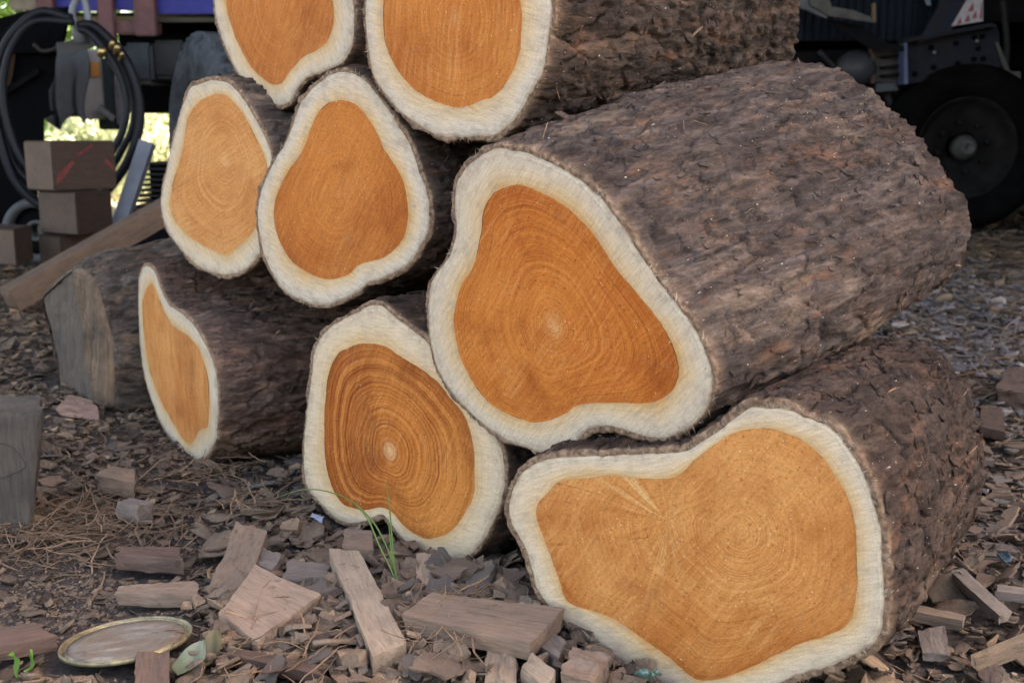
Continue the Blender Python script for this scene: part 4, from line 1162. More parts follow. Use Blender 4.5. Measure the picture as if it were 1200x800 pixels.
tag(obj('straw', arr_mesh('straw', np.concatenate(V), np.concatenate(F), M['straw'], False, {'tint': np.concatenate(T)})),
    'dry straws, needles and wood fibres strewn over the soil', kind='stuff')

# greyer drier litter towards the trucks on the right
gp = []
for pr, n_, s0, s1 in ((FL, 7000, .02, .065), (ST, 5000, .07, .24), (CH, 2500, .015, .05)):
    xs_, ys_ = scatter(n_, .45, 3.6, 1.75, 7.0, r); k_ = len(xs_)
    ok_ = r.uniform(0, 1, k_) < sstep(1.6, 2.5, ys_) * sstep(.4, .9, xs_) * (1 - sstep(3.6, 5.6, ys_)); xs_, ys_ = xs_[ok_], ys_[ok_]; k_ = len(xs_)  # pale litter fades out near the truck, standing in for its shadow
    gp.append(mass(pr, xs_, ys_, r.uniform(s0, s1, k_), np.clip(r.normal(.55, .22, k_), 0, 1), r.uniform(.004, .02, k_), .12, r))
V, F, T = [], [], []; b0 = 0
for a_, f_, t_ in gp:
    V.append(a_); F.append(f_ + b0); T.append(t_); b0 += len(a_)
tag(obj('dry_litter', arr_mesh('dry_litter', np.concatenate(V), np.concatenate(F), litter_mat('litter_grey', (.235, .215, .215), (.175, .165, .175)), True, {'tint': np.concatenate(T)})),
    'grey dry shavings and strands covering the ground towards the dark truck', kind='stuff')

# countable smaller chips: shared shapes, each chip its own object
shapes = []
M['chip_rust'] = wood_mat('chip_rust', (.17, .105, .078), (.125, .088, .07))
mats = [M['chip'], M['chip_grey'], M['chip'], M['chip_grey'], M['chip_rust']]
words = ['small brown wood chip', 'small curled grey bark flake', 'small brown wood chip', 'small grey wood chip', 'small curled reddish bark flake']
for k in range(20):
    L = 1.0; Wd = rp.uniform(.28, .75); T = rp.uniform(.05, .15)
    d_, q_ = chunk_shape(L, Wd, T, 400 + k, rp.normal(0, .4), rp.normal(0, .45), rp.uniform(.10, .28), (16, 9, 4), rp.uniform(.06, .14), rp.normal(0, 1.4))
    me = arr_mesh('wood_chip', d_, q_, mats[k % 5], True)
    if k % 5 in (1, 4):
        fv_, ff_ = proto_flake(rp, 10, 6, rp.uniform(1.5, 2.8))
        me = arr_mesh('wood_chip', fv_, ff_, mats[k % 5], True)
    try: me.set_sharp_from_angle(angle=R(35))
    except Exception: pass
    shapes.append(me)
rc = np.random.default_rng(77)
placed = 0; first = {}
def put_chip(x, y, s, lift, tilt=.22):
    global placed
    if not clear(np.array([x]), np.array([y]), .55 * s)[0]: return
    k = int(rc.integers(0, 20)); z = float(gz(np.array([x]), np.array([y]))[0])
    if k in first:
        o = first[k].copy(); COL.objects.link(o)
    else:
        o = obj('wood_chip', shapes[k]); first[k] = o
    o.location = (x, y, z + lift); o.rotation_euler = (rc.normal(0, tilt), rc.normal(0, tilt), rc.uniform(0, 6.28)); o.scale = (s, s, s)
    side_ = 'right of the heart-shaped log' if x > .25 else ('left of the middle log, near the old grey log' if x < -.3 else 'in the heap in front of the middle log')
    tag(o, words[k % 5] + ' lying ' + side_, 'wood chip', 'wood chips scattered on the ground')
    placed += 1
for _ in range(190):                                   # heap in front
    put_chip(rc.normal(HEAP[0] - .015, .155), rc.normal(HEAP[1] - .01, .09), rc.uniform(.022, .056), rc.uniform(.010, .030), .3)
def in_patch(x, y): return ((x - PATCH[0]) / .20) ** 2 + ((y - PATCH[1]) / .22) ** 2 < 1
n_ = 0
while n_ < 105:                                         # left
    x, y = rc.uniform(-.95, -.2), rc.uniform(1.15, 2.1)
    if abs(x) > .47 * y or in_patch(x, y): continue
    put_chip(x, y, rc.uniform(.025, .06), rc.uniform(.004, .014)); n_ += 1
n_ = 0
while n_ < 150:                                        # right
    x, y = rc.uniform(.36, 1.1), rc.uniform(1.05, 2.6)
    if abs(x) > .48 * y or x < .30 + .55 * (y - 1.2) : continue
    put_chip(x, y, rc.uniform(.028, .075), rc.uniform(.006, .018)); n_ += 1

# weathered post stump in the left foreground
M['steel_wire'] = plain('rusty_wire', (.035, .028, .025), .6)
def stump():
    y0 = float(G(20, 621)[1])
    p, q = box_grid((30, 14, 14)); u, v_, w_ = p.T
    top = PY(0, 484, y0)[2]; xr_t, xr_b = PY(42, 484, y0)[0], PY(28, 620, y0)[0]
    Wd = .12; h = top + .03
    k = u + .5                                     # 0 bottom .. 1 top; local x is the grain
    org = np.array([xr_b - Wd / 2, y0 + .06, 0])
    X = k * h - .03
    lean = (xr_t - xr_b) * (k * h / max(top, .01))
    Yl = v_ * Wd; Zl = w_ * .12
    ext = (np.abs(p) > .499).sum(1)
    pos = np.stack([org[0] + Yl + lean, org[1] + Zl, X], 1)
    c = np.stack([org[0] + lean, np.full(len(p), org[1]), X], 1)
    d_ = pos - c
    pos = c + d_ * (1 - .05 * (ext >= 2))[:, None] + d_ / (np.linalg.norm(d_, axis=1)[:, None] + 1e-6) * (.006 * fbm(pos * np.array([40, 40, 6]), 501, 4))[:, None]
    pos[:, 0] *= pos[:, 1] / y0 * .99
    pos[:, 2] += .006 * fbm(pos * 45, 502, 3) * (k > .9)
    loc_ = np.stack([pos[:, 2], -(pos[:, 0] - org[0]), pos[:, 1] - org[1]], 1)    # local x up
    root = empty('post_stump', org, 'sawn-off weathered grey post with a loop of wire at the left picture edge', 'post')
    me = arr_mesh('post', loc_, orient(loc_, q), M['post'], True)
    try: me.set_sharp_from_angle(angle=R(40))
    except Exception: pass
    o = obj('post', me, root)
    o.matrix_local = Matrix(((0, -1, 0, 0), (0, 0, 1, 0), (1, 0, 0, 0), (0, 0, 0, 1)))
    pts = [PY(u_, v2, y0 - .006) for u_, v2 in ((-12, 519), (4, 520), (16, 525), (26, 537), (30, 545), (24, 551), (10, 557), (-12, 563))]
    MB().tube(catm(pts, 6), .0008, 6).build('wire', M['steel_wire'], root)

def catm(pts, k=8):
    p = [np.asarray(a, float) for a in pts]; p = [2 * p[0] - p[1]] + p + [2 * p[-1] - p[-2]]; out = []
    for i in range(1, len(p) - 2):
        for j in range(k):
            u = j / k; a, b, c, d = p[i - 1:i + 3]
            out.append(.5 * (2 * b + (c - a) * u + (2 * a - 5 * b + 4 * c - d) * u * u + (3 * b - a - 3 * c + d) * u ** 3))
    out.append(p[-2]); return out
stump()

# paint tin lid
lid = empty('tin_lid', lp, 'round dusty metal paint tin lid with a golden rim lying on the soil', 'tin lid', rot=(R(-5), R(-4), 0))
rL = .0755
gold = plain('gold_rim', (.27, .22, .125), .42, .5, var=.6, sc=60, bmp=.1, c2=(.14, .115, .085))
mt, tt_, bb = new_mat('lid_dust')
cc = objco(tt_); dn = noise(tt_, cc, 26, 6, .7); ds_ = noise(tt_, grainco(tt_, 1.2, .25), 60, 5, .7)
cl = mix(tt_, ramp(tt_, dn, [(.35, 0), (.62, 1)]), (.20, .175, .145), (.165, .115, .08))
cl = mix(tt_, ramp(tt_, ds_, [(.55, 0), (.7, .8)]), cl, (.33, .30, .265))
sp_ = noise(tt_, cc, 75, 6, .75)
cl = mix(tt_, ramp(tt_, sp_, [(.55, 0), (.66, .8)]), cl, (.085, .062, .046))
tt_.links.new(cl, bb.inputs['Base Color']); bb.inputs['Metallic'].default_value = .1; bb.inputs['Roughness'].default_value = .6
bump(tt_, bb, dn, .4, .002)
MB().lathe([(0.0005, -.0018), (rL * .30, -.0016), (rL * .33, -.0012), (rL * .36, -.0017), (rL * .66, -.0018), (rL * .69, -.0010), (rL * .72, -.0010), (rL * .75, -.0019), (rL * .888, -.0018), (rL * .888, -.0026), (0.0005, -.0026)], (0, 0, 0), (0, 0, 1), 72).build('plate', mt, lid, loc=(0, 0, 0))
MB().lathe([(rL * .885, -.0028), (rL * .89, -.0008), (rL * .898, .0004), (rL * .906, -.0008), (rL * .915, -.0030), (rL * .955, -.0032), (rL * .968, -.0008), (rL * .978, .0006), (rL * .990, .0006), (rL, -.0006), (rL, -.0035), (rL * .94, -.0055), (rL * .89, -.005), (rL * .885, -.0028)], (0, 0, 0), (0, 0, 1), 96).build('rim', gold, lid, loc=(0, 0, 0))

# grass blades growing by the plank
gr_m = leaf_mat('grass_blade', (.11, .20, .045), (.21, .30, .09), .3)
gb = G(473, 712)
tuft = empty('grass_tuft', (gb[0], gb[1], 0), 'tuft of thin green grass blades arching in front of the middle log', 'grass tuft')
def blade(pts, w0, tn):
    pts = catm(pts, 8); n = len(pts); V, F = [], []
    base = np.array(tuft.location)
    for i, p in enumerate(pts):
        d_ = pts[min(i + 1, n - 1)] - pts[max(i - 1, 0)]; d_ /= np.linalg.norm(d_)
        sd = np.cross(d_, np.array([.15, 1, .25])); sd /= np.linalg.norm(sd); nr_ = np.cross(sd, d_)
        w_ = w0 * min(1, .55 + i / n) * (1 - (i / (n - 1)) ** 2.5) + .0002
        V += [p - sd * w_, p + nr_ * w_ * .35, p + sd * w_, p - nr_ * w_ * .1]
    for i in range(n - 1):
        for k in range(4):
            a, b = i * 4 + k, i * 4 + (k + 1) % 4; F.append((a, b, b + 4, a + 4))
    V = np.array(V) - base
    obj('blade', arr_mesh('blade', V, np.array(F), gr_m, True, {'tint': np.full(len(V), tn)}), tuft)
y_ = gb[1]
blade([gb, PY(462, 665, y_ + .02), PY(444, 622, y_ + .045), PY(424, 597, y_ + .06), PY(398, 580, y_ + .05), PY(360, 573, y_ + .04), PY(320, 584, y_ + .03)], .0015, .6)
blade([gb, PY(460, 672, y_ + .01), PY(444, 638, y_ + .03), PY(432, 610, y_ + .04), PY(418, 592, y_ + .04), PY(405, 584, y_ + .04)], .0013, .9)
blade([gb, PY(463, 665, y_ + .0), PY(459, 625, y_ + .01), PY(456, 590, y_ + .02), PY(452, 562, y_ + .03)], .0012, .3)
blade([gb, PY(468, 690, y_ + .0), PY(460, 655, y_ - .01), PY(457, 628, y_ - .01), PY(455, 605, y_ - .012)], .0012, .75)

# leaves on the ground
def leaf(label, pts_px, z, mat, seed, name='fallen_leaf', cat='leaf'):
    """leaf from its tip to its stalk, laid on the litter"""
    a, b = G(*pts_px[0], z[0]), G(*pts_px[1], z[1]); ax = b - a; L = np.linalg.norm(ax); ax /= L
    sd = np.cross(ax, [0, 0, 1]); sd /= np.linalg.norm(sd); up = np.cross(sd, ax)
    wmax = pts_px[2]; V, F = [], []
    nu, nv = 14, 6
    for i in range(nu + 1):
        u = i / nu; w_ = wmax * math.sin(math.pi * min(1, u ** .8)) ** .8 + .0004
        for j in range(nv + 1):
            q_ = j / nv * 2 - 1
            V.append(a + ax * L * u + sd * q_ * w_ + up * (abs(q_) * w_ * .35 + .006 * math.sin(u * 4 + seed) + .0015 * math.sin(9 * u + 5 * q_)))
    for i in range(nu):
        for j in range(nv):
            k = i * (nv + 1) + j; F.append((k, k + 1, k + nv + 2, k + nv + 1))
    V = np.array(V); n_ = len(V); F = np.array(F)
    V2 = np.concatenate([V, V - up * .0006]); F2 = np.concatenate([F, F[:, ::-1] + n_])
    c = V.mean(0); c[2] = 0
    o = obj(name, arr_mesh(name, V2 - c, F2, mat, True, {'tint': np.tile(np.linspace(0, 1, n_), 2)}), None, c)
    return tag(o, label, cat)
lm_g = leaf_mat('leaf_green', (.12, .26, .05), (.20, .34, .08), .3)
lm_d = leaf_mat('leaf_dry', (.10, .12, .065), (.19, .20, .14), .15)
lm_o = leaf_mat('leaf_olive', (.085, .075, .035), (.13, .105, .05), .15)
leaf('small fresh green leaf sprouting at the bottom left corner', [(6, 770), (28, 790), .009], (.045, .02), lm_g, 1, 'green_sprout', 'sprout')
leaf('narrow bright green leaf at the bottom left beside the rounder sprout leaf', [(42, 762), (27, 786), .004], (.04, .02), lm_g, 2, 'green_sprout', 'sprout')
leaf('pale grey-green dry leaf lying by the tile-like offcut', [(207, 790), (240, 752), .016], (.02, .035), lm_d, 3)
leaf('dark olive curled leaf under the left corner of the tile-like offcut', [(240, 775), (257, 740), .011], (.02, .035), lm_o, 4)

# bits of plastic and glass
def scrap(label, px, size, z, mat, seed, name, cat):
    c = G(*px, z); p, q = box_grid((8, 8, 2)); r_ = np.random.default_rng(seed)
    v_ = p * np.array([size, size * .7, size * .12])
    v_[:, 2] += size * .35 * fbm(p * 2.5 + seed, seed, 3); v_[:, :2] += size * .15 * np.stack([fbm(p * 2 + 3, seed + 1, 2), fbm(p * 2 + 9, seed + 2, 2)], 1)
    o = obj(name, arr_mesh(name, v_, orient(v_, q), mat, True), None, c); o.rotation_euler = (r_.normal(0, .3), r_.normal(0, .3), r_.uniform(0, 6))
    return tag(o, label, cat)
pl_m = plain('plastic_film', (.24, .28, .36), .25, var=.3, sc=60, spec=.6)
gl_m = plain('green_glass', (.10, .17, .13), .12, var=.3, sc=60, spec=.7)
scrap('crumpled bluish-white scrap of plastic film at the left foot of the middle log', (372, 606), .018, .020, pl_m, 5, 'plastic_scrap', 'plastic scrap')
scrap('greenish glass shard under the lower rim of the heart-shaped log face', (757, 790), .024, .022, gl_m, 6, 'glass_shard', 'glass shard')
scrap('dark bluish scrap lying among chips near the right picture edge', (1178, 653), .022, .020, plain('blue_scrap', (.035, .055, .07), .5), 7, 'plastic_scrap', 'plastic scrap')
SHADE_ROOF0 = 1.5  # front edge of the added cover that shades the yard

# ------------------------------------------------------------------ timber blocks, beam, wheel, machine at the left
def hexa(label, near, left, right, hpx, mats, name='timber_block', cat='timber block', group=None, marks=()):
    """block from its nearest lower corner, the two lower corners beside it and its height"""
    N, Lf, Rt = (np.asarray(q) for q in (near, left, right)); B = Lf + Rt - N; up = np.array([0, 0, hpx])
    base = [N, Rt, B, Lf]; V = base + [b + up for b in base]
    bm = bmesh.new(); vs_ = [bm.verts.new(Vector(v_)) for v_ in V]
    fs = [bm.faces.new([vs_[i] for i in f]) for f in ((3, 2, 1, 0), (4, 5, 6, 7), (0, 1, 5, 4), (1, 2, 6, 5), (2, 3, 7, 6), (3, 0, 4, 7))]
    fs[5].material_index = 1; fs[3].material_index = 1
    bmesh.ops.bevel(bm, geom=bm.edges[:], offset=.006, segments=2, affect='EDGES')
    bmesh.ops.recalc_face_normals(bm, faces=bm.faces[:])
    c = sum(base) / 4; ax = Rt - N; yaw = math.atan2(ax[1], ax[0])
    bm.transform(Matrix.Rotation(-yaw, 4, 'Z') @ Matrix.Translation(Vector(-c)))
    me = bpy.data.meshes.new(name); bm.to_mesh(me); bm.free()
    for m_ in mats: me.materials.append(m_)
    o = obj(name, me, None, c); o.rotation_euler = (0, 0, yaw)
    tag(o, label, cat, group)
    nrm = np.cross(ax, [0, 0, 1.0]); nrm /= np.linalg.norm(nrm)
    for pts in marks:
        w3 = [N + (Rt - N) * a + up * b + nrm * .002 for a, b in pts]
        mb = MB().poly(w3, nrm * .001)
        mo = mb.build('chalk_mark', M['red_mark'], None, c)
        mo.parent = o; mo.matrix_parent_inverse = Matrix.Identity(4)
        mo.location = (0, 0, 0); mo.data.transform(Matrix.Rotation(-yaw, 4, 'Z'))
    return o
BG = 'squared timber blocks stacked left of the logs'
def blk(label, near, l, rgt, top_v, y, marks=()):
    N = PY(*near, y); Lf = PY(*l, y + .12); Rt = PY(*rgt, y + .22); Lf[2] = Rt[2] = N[2]
    return hexa(label, N, Lf, Rt, PY(near[0], top_v, y)[2] - N[2], (M['block'], M['block_end']), group=BG, marks=marks)
by = 4.65
blk('topmost timber block of the stack, with red chalk marks', (64, 224), (31, 219), (138, 221), 165, by,
    marks=([(.80, .58), (.84, .64), (.97, .44), (.93, .38)], [(.02, .10), (.06, .32), (.30, .62), (.34, .56), (.14, .24)], [(.36, .72), (.62, .93), (.64, .88), (.40, .68)]))
blk('middle timber block of the stack, with a wide pale sawn end', (92, 276), (47, 274), (134, 273), 225.5, by - .02)
blk('lowest timber block of the stack, half hidden by the leaning beam', (74, 325), (48, 323), (122, 322), 277.5, by)
b2 = blk('single brown timber block standing at the left picture edge', (20, 312), (-30, 312), (40, 306), 269, 4.45)

# leaning beam
n0, f0 = G(9, 352, .05), PY(238, 222, 4.35)
ax = f0 - n0; L_ = np.linalg.norm(ax); n_ = n0
p, q = box_grid((30, 4, 4))
v_ = p * np.array([L_, .082, .082]); ext = (np.abs(p) > .499).sum(1)
v_ *= np.where(ext >= 2, .985, 1)[:, None]; v_ += .002 * fbm(v_ * np.array([6, 30, 30]), 601, 3)[:, None]
o = obj('beam', arr_mesh('beam', v_, q, M['beam'], False), None, (n0 + f0) / 2)
X_ = Vector(ax / L_); Y_ = Vector((0, 0, 1)).cross(X_).normalized(); Z_ = X_.cross(Y_)
o.rotation_euler = Matrix((X_, Y_, Z_)).transposed().to_euler()
tag(o, 'long squared wooden beam leaning with its near end on the soil, left of the logs', 'beam')

# wheel lying upright behind the blocks
wc = PY(44, 270, 5.2); wr = wc[2] - .01
wh = empty('flywheel', (wc[0], wc[1], 0), 'dark grey iron wheel with a hub hole standing behind the timber blocks', 'wheel')
fr_ = lambda h: (wc[0], wc[1] + h, wc[2])
MB().lathe([(wr * .72, -.05), (wr * .95, -.05), (wr, -.02), (wr, .10), (wr * .72, .10), (wr * .72, -.05)], fr_(0), (0, 1, 0), 64).build('rim', plain('iron_rim', (.075, .075, .078), .65, .2), wh)
MB().lathe([(.035, .0), (wr * .721, .0), (wr * .721, .06), (.035, .06), (.035, 0)], fr_(0), (0, 1, 0), 48).build('disc', M['dark'], wh)
MB().lathe([(.033, -.02), (.05, -.02), (.05, .08), (.033, .08), (.033, -.02)], fr_(0), (0, 1, 0), 32).build('hub', plain('iron_hub', (.09, .088, .085), .6, .2), wh)

# black engine housing
Y5 = 5.5
mc = PY(20, 300, Y5)
en = empty('winch_engine', (mc[0], mc[1], 0), 'black engine housing with a rounded hood behind the timber blocks at the left edge', 'engine')
ol = [PY(u_, v2, Y5) for u_, v2 in ((-140, 40), (-60, 28), (0, 21), (30, 13), (55, 9), (80, 12), (76, 40), (70, 63), (66, 64), (64, 92), (57, 106), (59, 130), (69, 131), (52, 139), (52, 166), (44, 176), (44, 298), (-140, 298))]
ol[-1][2] = ol[-2][2] = 0.0
MB().poly(ol, (-.22, .45, 0)).build('housing', M['black'], en)
MB().poly([PY(u_, v2, Y5 - .04) for u_, v2 in ((-140, 50), (0, 34), (40, 16), (80, 14), (72, 50), (68, 62), (-140, 64))], (0, .038, 0)).build('hood', M['black'], en)
MB().tube(catm([PY(u_, v2, Y5 - .05) for u_, v2 in ((0, 44), (18, 28), (42, 14), (80, 10))], 5), .008).build('hood_edge', M['dark'], en)
MB().tube(catm([PY(u_, v2, Y5 - .05) for u_, v2 in ((40, 52), (50, 60), (64, 58), (70, 52))], 5), .012).build('pipe', plain('dark_brown', (.022, .016, .014), .6), en)
MB().poly([PY(u_, v2, Y5 - .03) for u_, v2 in ((4, 104), (44, 80), (46, 86), (6, 112))], (0, .03, 0)).build('bracket', M['dark'], en)
MB().poly([PY(u_, v2, Y5 - .06) for u_, v2 in ((-30, 62), (13, 63), (9, 90), (2, 112), (-30, 112))], (0, .05, 0)).build('side_board', M['beam'], en)

# steel hook and rope from the shed roof, rubber belt, coil of hoses
hk = PY(94, 20, 5.25)
hook = empty('lifting_hook', hk, 'grey steel lifting eye hanging above the coil of black hoses', 'hook')
MB().tube(catm([PY(u_, v2, 5.25) for u_, v2 in ((93, 40), (87, 27), (85, 12), (90, -1), (95, -3), (100, 3), (103, 18), (103, 30), (95, 41))], 6), .016, 10).build('eye', M['steel'], hook)
tp_ = PY(94, -2, 5.25)
MB().tube([tp_, (tp_[0], tp_[1], 3.55)], .012, 8).build('rope', M['dark'], hook)
MB().lathe([(.0, -.05), (.035, -.05), (.04, 0), (.03, .04), (.0, .04)], PY(95, 38, 5.25), (0, 0, 1), 16).build('shank', M['steel'], hook)
bt = [PY(u_, v2, 5.35) for u_, v2 in ((66, 50), (78, 49), (92, 45), (106, 40), (122, 36), (124, 49), (112, 54), (98, 59), (84, 63), (67, 66))]
o = MB().poly(bt, (0, .012, 0)).build('rubber_belt', plain('belt_rubber', (.085, .088, .09), .7, var=.2), None, bt[0]); tag(o, 'wide grey rubber belt slung from the hook behind the hoses', 'belt')
hc = PY(80, 120, 5.15)
coil = empty('hose_coil', hc, 'coil of black rubber hoses hanging from the steel hook', 'hose coil')
HP = (((92, 30), (108, 30), (126, 44), (147, 70), (161, 105), (164, 140), (157, 172), (140, 205), (110, 235), (60, 245), (20, 215), (0, 160), (-8, 110), (2, 62), (20, 34), (48, 14), (84, 22)),
      ((93, 34), (106, 40), (122, 58), (138, 84), (147, 114), (147, 140), (137, 168), (112, 200), (66, 215), (28, 190), (8, 140), (4, 95), (14, 55), (40, 26), (86, 26)),
      ((94, 32), (108, 34), (128, 52), (146, 84), (156, 118), (156, 146), (145, 172), (122, 205), (70, 228), (22, 200), (4, 150), (-2, 100), (8, 58), (34, 24), (85, 24)))
for i, (hp, dy, hr) in enumerate(zip(HP, (0, -.03, .03), (.021, .017, .016))):
    MB().tube(catm([PY(u_, v2, 5.15 + dy) for u_, v2 in hp], 6), hr, 10).build('hose', M['hose'], coil)
for (u_, v2, rr) in ((119, 62, .018), (131, 53, .012), (137, 58, .014), (142, 66, .010)):
    c_ = PY(u_, v2, 5.10)
    MB().lathe([(0, -.03), (rr * .7, -.03), (rr, -.015), (rr, .02), (rr * .6, .03), (0, .03)], c_, (.5, -.7, .4), 14).build('fitting', M['brass'], coil)

# slanting steel channel and finned engine block
a_, b_ = PY(139, 268, 4.95), PY(173, 167, 5.05)
ch = MB().bar(a_, b_, .062, .06, up=(0, 1, 0)); a0 = G(125, 306); 
o = ch.build('steel_channel', plain('channel_steel', (.13, .14, .165), .6, .15, var=.2), None, a_); tag(o, 'bluish-grey steel bar propped slanting against the finned engine block', 'steel bar')
fb = PY(182, 270, 5.35)
fin = empty('finned_engine', (fb[0], fb[1], 0), 'black engine block with horizontal cooling fins behind the leaning beam', 'engine block')
c0, c1 = PY(150, 248, 5.2), PY(235, 248, 5.2)
MB().box(((c0[0] + c1[0]) / 2, 5.42, c0[2] / 2), (c1[0] - c0[0] + .1, .4, c0[2])).build('base', M['dark'], fin)
c0, c1 = PY(178, 246, 5.3), PY(230, 190, 5.3)
MB().box(((c0[0] + c1[0]) / 2, 5.45, (c0[2] + c1[2]) / 2), (c1[0] - c0[0], .3, c1[2] - c0[2])).build('cylinder', M['black'], fin)
fin_m = plain('fin_metal', (.020, .021, .023), .6, spec=.15)
for i in range(9):
    v0 = 192 + i * 6.3; xl = PY(176 - i * 3.1, v0, 5.2); xr = PY(232, v0, 5.2)
    MB().box(((xl[0] + xr[0]) / 2, 5.40, xl[2]), (xr[0] - xl[0], .40, .011), bevel=.003).build('fin', fin_m, fin)

# worn tyre standing beside the truck
tc = PY(255, 170, 5.9)
ty = empty('worn_tyre', (tc[0], tc[1], 0), 'worn grey truck tyre standing upright behind the pale-hearted log', 'tyre')
tr = tc[2] + .0
tr = max(tr, .50)
ax_ = (math.sin(R(-57)), -math.cos(R(-57)), 0)
prof = [(tr * .56, -.09), (tr * .62, -.115), (tr * .82, -.125), (tr * .94, -.105), (tr, -.07), (tr, .07), (tr * .94, .105), (tr * .82, .125), (tr * .62, .115), (tr * .56, .09), (tr * .56, -.09)]
MB().lathe(prof, (tc[0], tc[1], tr), ax_, 72).build('casing', M['tyre'], ty)
tb = MB()
qz = Vector((0, 0, 1)).rotation_difference(Vector(ax_)).to_matrix()
for i in range(44):
    an = 2 * math.pi * i / 44
    for sg in (-1, 1):
        rot = qz @ Matrix.Rotation(an, 3, 'Z') @ Matrix.Rotation(sg * .35, 3, 'X')
        c_ = qz @ Vector((math.cos(an) * (tr + .002), math.sin(an) * (tr + .002), sg * .042)) + Vector((tc[0], tc[1], tr))
        tb.box(c_, (.034, .040, .085), rot)
tb.build('tread', M['tyre'], ty)
MB().lathe([(.05, -.03), (tr * .55, -.06), (tr * .565, -.02), (tr * .565, .02), (.05, .03), (.05, -.03)], (tc[0], tc[1], tr), ax_, 48).build('rim', M['black'], ty)

# ------------------------------------------------------------------ blue truck
TY = 6.5
def bx(mb, u0, v0, u1, v1, y, dep, bev=0.0):
    a, b = PY(u0, v1, y), PY(u1, v0, y)
    mb.box(((a[0] + b[0]) / 2, y + dep / 2, (a[2] + b[2]) / 2), (abs(b[0] - a[0]), dep, abs(b[2] - a[2])), bevel=bev); return mb
tr0 = PY(240, 160, TY)
bt_ = empty('blue_truck', (tr0[0], TY + 1.2, 0), 'parked truck with a blue boarded load bed and red-brown stakes, behind the logs at left', 'truck')
for u0, u1, vb in ((56, 84, 14), (84, 116, 13), (126, 158, 12), (178, 300, 16.5), (300, 430, 17)):
    bx(MB(), u0, -75, u1 - .8, vb, TY, .04, .004).build('side_board', M['blue'], bt_)
bx(MB(), 12, -60, 42, 12, TY, .05, .004).build('side_board', plain('tan_board', (.20, .165, .12), .8), bt_)
for u0, u1, vb in ((44, 55, 40), (117, 126, 55), (158, 176, 42)):
    bx(MB(), u0, -80, u1, vb, TY - .06, .06, .006).build('stake', M['red'], bt_)
bx(MB(), 175, 21, 470, 26, TY + .02, .06).build('bed_sill', plain('sill', (.05, .045, .03), .7), bt_)
bx(MB(), 134, 25, 182, 39, TY - .02, .12, .005).build('cross_beam', M['red'], bt_)
bx(MB(), 60, 15, 470, 19, TY + .35, 1.9).build('bed_floor', M['wall'], bt_)
bx(MB(), 140, 40, 470, 62, TY + .35, .15).build('chassis_rail', M['black'], bt_)
bx(MB(), 180, 26, 470, 44, TY + .8, .12).build('chassis_rail', M['black'], bt_)
bx(MB(), 146, 50, 177, 97, TY + .02, .5, .02).build('tool_box', plain('box_grey', (.035, .04, .046), .6), bt_)
bx(MB(), 179, 47, 216, 92, TY + .08, .5, .02).build('fuel_tank', plain('tank_dark', (.022, .022, .022), .6), bt_)
bx(MB(), 150, 98, 240, 132, TY + .6, .3).build('axle_housing', M['black'], bt_)
bx(MB(), 240, 40, 470, 140, TY + .9, .2).build('axle_housing', M['black'], bt_)
for u_, y in ((300, TY + .25), (300, TY + 2.1)):
    c_ = PY(u_, 180, y); rr = .48
    wl = MB().lathe([(rr * .55, -.11), (rr * .85, -.12), (rr, -.07), (rr, .07), (rr * .85, .12), (rr * .55, .11), (rr * .55, -.11)], (c_[0], y, rr), (0, 1, 0), 48).build('wheel', M['rubber'], bt_)
    MB().lathe([(0, -.05), (rr * .56, -.05), (rr * .56, .05), (0, .05)], (c_[0], y, rr), (0, 1, 0), 32).build('rim', M['dark'], wl)
# cloth and boards hanging under the bed
mb = MB(); p, q = box_grid((20, 1, 16)); a, b = PY(57, 142, TY - .15), PY(99, 58, TY - .15)
v_ = np.stack([a[0] + (p[:, 0] + .5) * (b[0] - a[0]) + .02 * np.sin(p[:, 2] * 5), TY - .15 + p[:, 1] * .012 + .035 * np.sin((p[:, 0]) * 13 + p[:, 2] * 2) * (.6 - p[:, 2]), a[2] + (p[:, 2] + .5) * (b[2] - a[2]) + .05 * (p[:, 2] < -.45) * np.sin(p[:, 0] * 7)], 1)
o = obj('tarpaulin', arr_mesh('tarpaulin', v_ - np.array(bt_.location), q, plain('tarp', (.115, .118, .13), .8, var=.25, sc=6), True), bt_)
bx(MB(), 97, 58, 116, 140, TY - .12, .03, .003).build('hanging_board', plain('pale_board', (.32, .28, .27), .8, var=.25, sc=8), bt_)
bx(MB(), 107, 73, 115, 90, TY - .14, .015).build('orange_tape', plain('orange_tape', (.42, .16, .04), .7), bt_)
bx(MB(), 116, 68, 130, 152, TY - .08, .08, .006).build('support_leg', plain('leg_dark', (.022, .03, .03), .6), bt_)
bx(MB(), 131, 88, 138, 146, TY - .05, .05, .004).build('support_leg', plain('leg_pink', (.17, .125, .14), .7), bt_)
bx(MB(), 140, 85, 143, 150, TY - .05, .03).build('support_leg', M['steel'], bt_)
a_, b_ = PY(116, 125, TY - .2), PY(134, 140, TY - .2)
MB().bar(a_, b_, .03, .03).build('brace', M['grey_board'], bt_)

